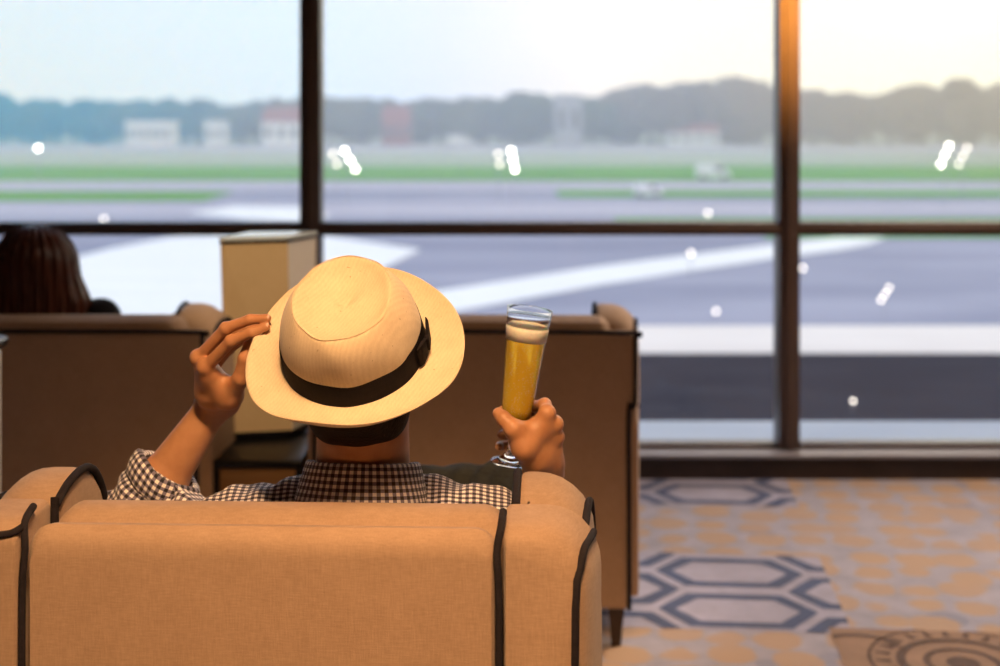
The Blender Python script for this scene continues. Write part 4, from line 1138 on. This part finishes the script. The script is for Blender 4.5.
# far buildings and service vans
def building(px0, px1, pyt, pyb, Z, roofm, wallm, label, name='building', pitched=True, nwin=3):
    x0, x1 = (px0 - 500) * Z / FPX, (px1 - 500) * Z / FPX
    zt = CAMH - (pyt - HZ) * Z / FPX; zb = GZ
    w = x1 - x0; h = zt - zb; d = w * .6
    e = empty(name, ((x0 + x1) / 2, Z, zb)); tag(e, label, 'building')
    wh = h * (.62 if pitched else .92)
    box('wall', -w / 2, w / 2, 0, d, 0, wh, wallm, e)
    bm = bmesh.new()
    if pitched:
        add_loft(bm, [[(-w / 2 * 1.06, -.4, wh), (-w / 2 * 1.06, d + .4, wh), (-w / 2 * .95, d / 2, h)], [(w / 2 * 1.06, -.4, wh), (w / 2 * 1.06, d + .4, wh), (w / 2 * .95, d / 2, h)]])
    else: add_box(bm, -w / 2 * 1.03, w / 2 * 1.03, -.2, d + .2, wh, h)
    bm_obj('roof', bm, roofm, e, 30)
    for k in range(nwin):
        c = -w / 2 + w * (k + .5) / nwin
        box('window', c - w / nwin * .22, c + w / nwin * .22, -.06, .02, wh * .35, wh * .75, M['window_dark'], e)
building(262, 300, 107, 132, 246, M['red_roof'], M['shed_white'], 'low white building with a red roof beside the first window mullion')
building(125, 172, 121, 133, 246, M['shed_white'], M['shed_white'], 'long low pale building among the hazy trees in the bay above the woman', pitched=False, nwin=6)
building(204, 226, 121, 133, 246, M['shed_white'], M['shed_white'], 'small pale shed among the hazy trees right of the long low building', pitched=False, nwin=2)
building(382, 410, 106, 134, 246, M['red_roof'], M['red_roof'], 'small red building among the hazy trees above the hat')
building(555, 582, 94, 134, 246, M['shed_grey'], M['shed_grey'], 'pale grey tower building standing among the trees above the beer glass', pitched=False, nwin=2)
building(668, 720, 124, 136, 250, M['red_roof'], M['shed_white'], 'low building with reddish roof under the tall trees above the far armchair', nwin=4)

def van(px, py, wpx, label, face=1):
    Z = 5.5 * FPX / (py - HZ); s = wpx * Z / FPX / 5.0
    e = empty('service_van', ((px - 500) * Z / FPX, Z, GZ + .07)); e.scale = (s, s, s); tag(e, label, 'van', 'white vans on the airfield')
    P = [(-2.5, .35), (-2.5, 2.0), (-2.35, 2.15), (1.1, 2.15), (1.75, 1.35), (2.4, 1.15), (2.5, .9), (2.5, .35)]
    bm = bmesh.new(); add_loft(bm, [[(x, y, z) for x, z in P] for y in (-.95, .95)]); bmesh.ops.bevel(bm, geom=bm.edges[:], offset=.05, segments=2, affect='EDGES'); bm_obj('van_body', bm, M['shed_white'], e, 40)
    for y in (-.96, .93):
        box('side_window', .2, 1.3, y, y + .03, 1.3, 1.9, M['window_dark'], e)
    for xx in (-1.6, 1.6):
        for y in (-.95, .75):
            bm = bmesh.new(); rr = bmesh.ops.create_cone(bm, cap_ends=True, segments=20, radius1=.37, radius2=.37, depth=.2)
            for v in bm.verts: v.co = Vector((xx + v.co.x, y + .1 + v.co.z, .37 + v.co.y))
            bm_obj('wheel', bm, M['rubber'], e, 40)
van(461, 147, 26, 'white van far off on the airfield in the bay above the hat')
van(648, 197, 28, 'white van on the grass strip above the far armchair')
van(713, 180, 34, 'cream van at the grass edge left of the second mullion')
van(178 / 1, 0 + 560 / 2.775, 24, 'small white van at the tarmac edge in the bay past the woman') if False else None

# glowing dots over the airfield, most imitating indoor lights mirrored in the glass
def light_dots(px, pys, Z, label, dim=False, base=None, dx=0):
    gz = GZ + .1 if base is None else base
    x = (px - 500) * Z / FPX
    e = empty('light_dot', (x, Z, gz)); tag(e, label, 'light dot', 'light dots over the airfield')
    zs = [CAMH - (p - HZ) * Z / FPX - gz for p in pys]
    r = (.085 if not dim else .10) * Z / 80
    tube('pole', [(0, r * 1.2, 0), (0, r * 1.2, max(zs) + r * .5)], r * .3, M['pole_grey'], e, n=0)
    n = len(zs)
    for i, z in enumerate(zs):
        ox = dx * Z / FPX * (i - (n - 1) / 2) if n > 1 else 0
        bm = bmesh.new(); bmesh.ops.create_uvsphere(bm, u_segments=16, v_segments=10, radius=r)
        for v in bm.verts: v.co = Vector((v.co.x + ox, v.co.y * .7 + (0 if abs(ox) < 1e-6 else 0), v.co.z + z))
        bm_obj('dot_ball', bm, M['glow_dot_dim'] if dim else M['glow_dot'], e, 180)
        if abs(ox) > 1e-6: tube('bracket', [(0, r * 1.2, z), (ox, r * .5, z)], r * .15, M['black_metal'], e, n=0)
light_dots(350, (151, 160, 169), 80, 'three stacked glowing dots imitating reflections beside the first window mullion', dx=5.5)
light_dots(513, (151, 160, 169), 80, 'three stacked glowing dots imitating reflections above the beer glass', dx=2)
light_dots(945, (146, 155, 164), 80, 'three stacked glowing dots imitating reflections in the bay past the second mullion', dx=-4)
light_dots(963, (148, 156, 164), 84, 'dimmer stacked glowing dots right of the brightest ones past the second mullion', True, dx=-4)
light_dots(499, (154, 164), 84, 'pair of dim glowing dots left of the brightest stack above the beer glass', True, dx=1)
light_dots(335, (154, 164), 84, 'pair of dim glowing dots close to the first window mullion', True, dx=4)
light_dots(38, (148,), 110, 'single lit lamp on the grass above the woman\'s head')
light_dots(708, (213,), 70, 'single warm glowing dot on the tarmac just above the middle transom left of the second mullion', True)
light_dots(776, (213,), 70, 'single warm glowing dot touching the second mullion above the transom', True)
light_dots(104, (219,), 66, 'small pale glowing dot on the tarmac just above the transom near the woman', True)
light_dots(716, (311,), 32, 'low glowing dot imitating a reflection left of the second mullion below the white line', True)
light_dots(885, (288, 294, 300), 32, 'small stacked glowing dots imitating reflections below the end of the white line', True, dx=-4)
light_dots(853, (401,), 11.6, 'small glowing dot imitating a reflection on the dark lower roof outside', True, base=-1.0)
light_dots(691, (253,), 46, 'warm glowing dot imitating a reflection on the white line left of the second mullion', True)
light_dots(803, (268,), 44, 'warm glowing dot on the tarmac just past the second mullion', True)

# haze over the airfield; its tint turns warm rightwards to imitate the sun's glow
for x0, x1, c, d, lb in ((-420, -40.02, (.16, .56, 1.0, 1), .0066, 'thin bluish evening haze hanging over the airfield in the bay above the woman'),
                        (-40, 34, (.62, .67, .84, 1), .0052, 'thin greyish haze hanging over the airfield above the hat and the glass'),
                        (34.02, 520, (1.0, .84, .66, 1), .0055, 'thin haze tinted warm for sun glow over the airfield around the second mullion')):
    t = NT('evening_haze')
    if c[0] == 1.0: c = (.96, .80, .66, 1)
    vs = t.n('ShaderNodeVolumeScatter', i_Color=c, i_Density=d, i_Anisotropy=.6)
    if x0 > 0:
        ab = t.n('ShaderNodeVolumeAbsorption', i_Color=(1, .88, .68, 1), i_Density=.0028)
        sm = t.n('ShaderNodeAddShader', _0=vs.outputs[0], _1=ab.outputs[0]); t.t.links.new(sm.outputs[0], t.out.inputs['Volume'])
    else: t.t.links.new(vs.outputs[0], t.out.inputs['Volume'])
    o = box('haze', x0, x1, 60, 420, GZ + .2, 60, t.m); tag(o, lb, 'haze', None, 'stuff')

# ------------------------------------------------------------------ light
world = bpy.data.worlds.new('sky'); S.world = world; world.use_nodes = True
nt = world.node_tree; nt.nodes.clear()
class WN(NT):
    def __init__(s): s.t = nt
w = WN(); outw = nt.nodes.new('ShaderNodeOutputWorld')
tc = w.n('ShaderNodeTexCoord').outputs['Generated']
sep = w.n('ShaderNodeSeparateXYZ', i_Vector=tc)
X, Y, Zc = sep.outputs
az = w.math('ARCTAN2', X, Y)                          # 0 = straight ahead, + to the right
azn = w.math('ADD', w.math('MULTIPLY', az, .9), .5)
hor = w.ramp(azn, [(.0, (.55, .68, .88, 1)), (.18, (.56, .84, 1.5, 1)), (.36, (.58, .84, 1.5, 1)), (.46, (.64, .76, 1.25, 1)), (.54, (.78, .76, 1.0, 1)), (.64, (1.1, .95, .90, 1)), (.82, (1.4, 1.2, .98, 1)), (1, (1.0, .85, .66, 1))])
zen = w.ramp(azn, [(.0, (.42, .58, .86, 1)), (.5, (.62, .70, .86, 1)), (1, (.80, .76, .74, 1))])
el = w.math('POWER', w.math('MAXIMUM', Zc, 0.0), .7)
skyc = w.mix(el, hor, zen)
sd = Vector((math.sin(math.radians(18)), math.cos(math.radians(18)), math.tan(math.radians(8)))).normalized()
dt = w.n('ShaderNodeVectorMath', operation='DOT_PRODUCT', _0=tc, _1=tuple(sd)).outputs['Value']
g1 = w.math('POWER', w.math('MAXIMUM', dt, 0.0), 40.0)
g2 = w.math('POWER', w.math('MAXIMUM', dt, 0.0), 900.0)
add = w.n('ShaderNodeVectorMath', operation='MULTIPLY', _0=(1.0, .74, .42), _1=w.n('ShaderNodeCombineXYZ', i_X=w.math('MULTIPLY', g1, 1.3), i_Y=w.math('MULTIPLY', g1, 1.3), i_Z=w.math('MULTIPLY', g1, 1.3)).outputs[0]).outputs[0]
add2 = w.n('ShaderNodeVectorMath', operation='MULTIPLY', _0=(1.0, .80, .5), _1=w.n('ShaderNodeCombineXYZ', i_X=w.math('MULTIPLY', g2, 8), i_Y=w.math('MULTIPLY', g2, 8), i_Z=w.math('MULTIPLY', g2, 8)).outputs[0]).outputs[0]
tot = w.n('ShaderNodeVectorMath', operation='ADD', _0=skyc, _1=add).outputs[0]
tot = w.n('ShaderNodeVectorMath', operation='ADD', _0=tot, _1=add2).outputs[0]
bg = w.n('ShaderNodeBackground', i_Color=tot, i_Strength=1.7)
nt.links.new(bg.outputs[0], outw.inputs[0])

def area(name, loc, target, size, power, color, spread=180):
    l = bpy.data.lights.new(name, 'AREA'); l.shape = 'DISK'; l.size = size; l.energy = power; l.color = color; l.spread = math.radians(spread)
    o = bpy.data.objects.new(name, l); COL.objects.link(o); o.location = loc
    o.rotation_euler = (Vector(target) - Vector(loc)).to_track_quat('-Z', 'Y').to_euler(); return o
def spot(name, loc, target, power, color, angle, blend=.6, r=.08):
    l = bpy.data.lights.new(name, 'SPOT'); l.energy = power; l.color = color; l.spot_size = math.radians(angle); l.spot_blend = blend; l.shadow_soft_size = r
    o = bpy.data.objects.new(name, l); COL.objects.link(o); o.location = loc
    o.rotation_euler = (Vector(target) - Vector(loc)).to_track_quat('-Z', 'Y').to_euler(); return o
WARM = (1.0, .56, .23)
ceiling_light(-.15, .55, 'recessed ceiling light above the tan armchair'); ceiling_light(1.18, 4.7, 'added ceiling light imitating flare on the second mullion')
spot('key_downlight', (-.15, .55, 2.98), (-.27, 1.80, .92), 285, (1.0, .58, .27), 50, .6, .10)
area('lounge_fill', (.2, .5, 3.0), (-.1, 1.9, .3), .5, 13, (1, .55, .25), 75)
area('lounge_fill', (2.3, 4.75, 2.95), (1.6, 4.3, 0), 1.0, 46, (1, .76, .56), 130)  # added fill for the carpet, placed past the chair backs
spot('chair_side_fill', (1.9, 4.35, 3.0), (.36, 4.2, .45), 120, (1, .86, .74), 24, .8, .06)  # added spot to brighten the far chair's outer side
ceiling_light(1.9, 4.35, 'added ceiling light over the patterned carpet, brightening the far armchair side')
spot('table_lamp_fill', (-.72, 2.75, 3.0), (-.70, 4.12, .95), 170, (1, .74, .46), 17, .8, .06)  # added spot to brighten the lampshade front
ceiling_light(-.72, 2.75, 'added ceiling light brightening the front of the table lamp')
spot('mullion_flare_spot', (1.18, 4.7, 3.0), (1.182, 5.66, 2.0), 1250, (1, .50, .10), 30, 1.0, .03)  # added spot imitating orange lens flare on the mullion

cam = bpy.data.cameras.new('camera'); co = bpy.data.objects.new('camera', cam); COL.objects.link(co)
co.location = (0, 0, CAMH); co.rotation_euler = (math.radians(90), 0, 0)
cam.sensor_width = 36; cam.lens = 36 * FPX / 1000; cam.shift_y = -(333 - HZ) / 1000
cam.clip_end = 2000; cam.clip_start = .05
cam.dof.use_dof = True; cam.dof.focus_distance = 2.08; cam.dof.aperture_fstop = 2.8; cam.dof.aperture_blades = 0
S.camera = co
S.view_settings.view_transform = 'Standard'; S.view_settings.look = 'None'; S.view_settings.gamma = 1; S.view_settings.use_curve_mapping = False
S.view_settings.exposure = 0
S.cycles.use_denoising = True
S.cycles.max_bounces = 10; S.cycles.transparent_max_bounces = 16; S.cycles.volume_bounces = 2
S.cycles.sample_clamp_indirect = 4
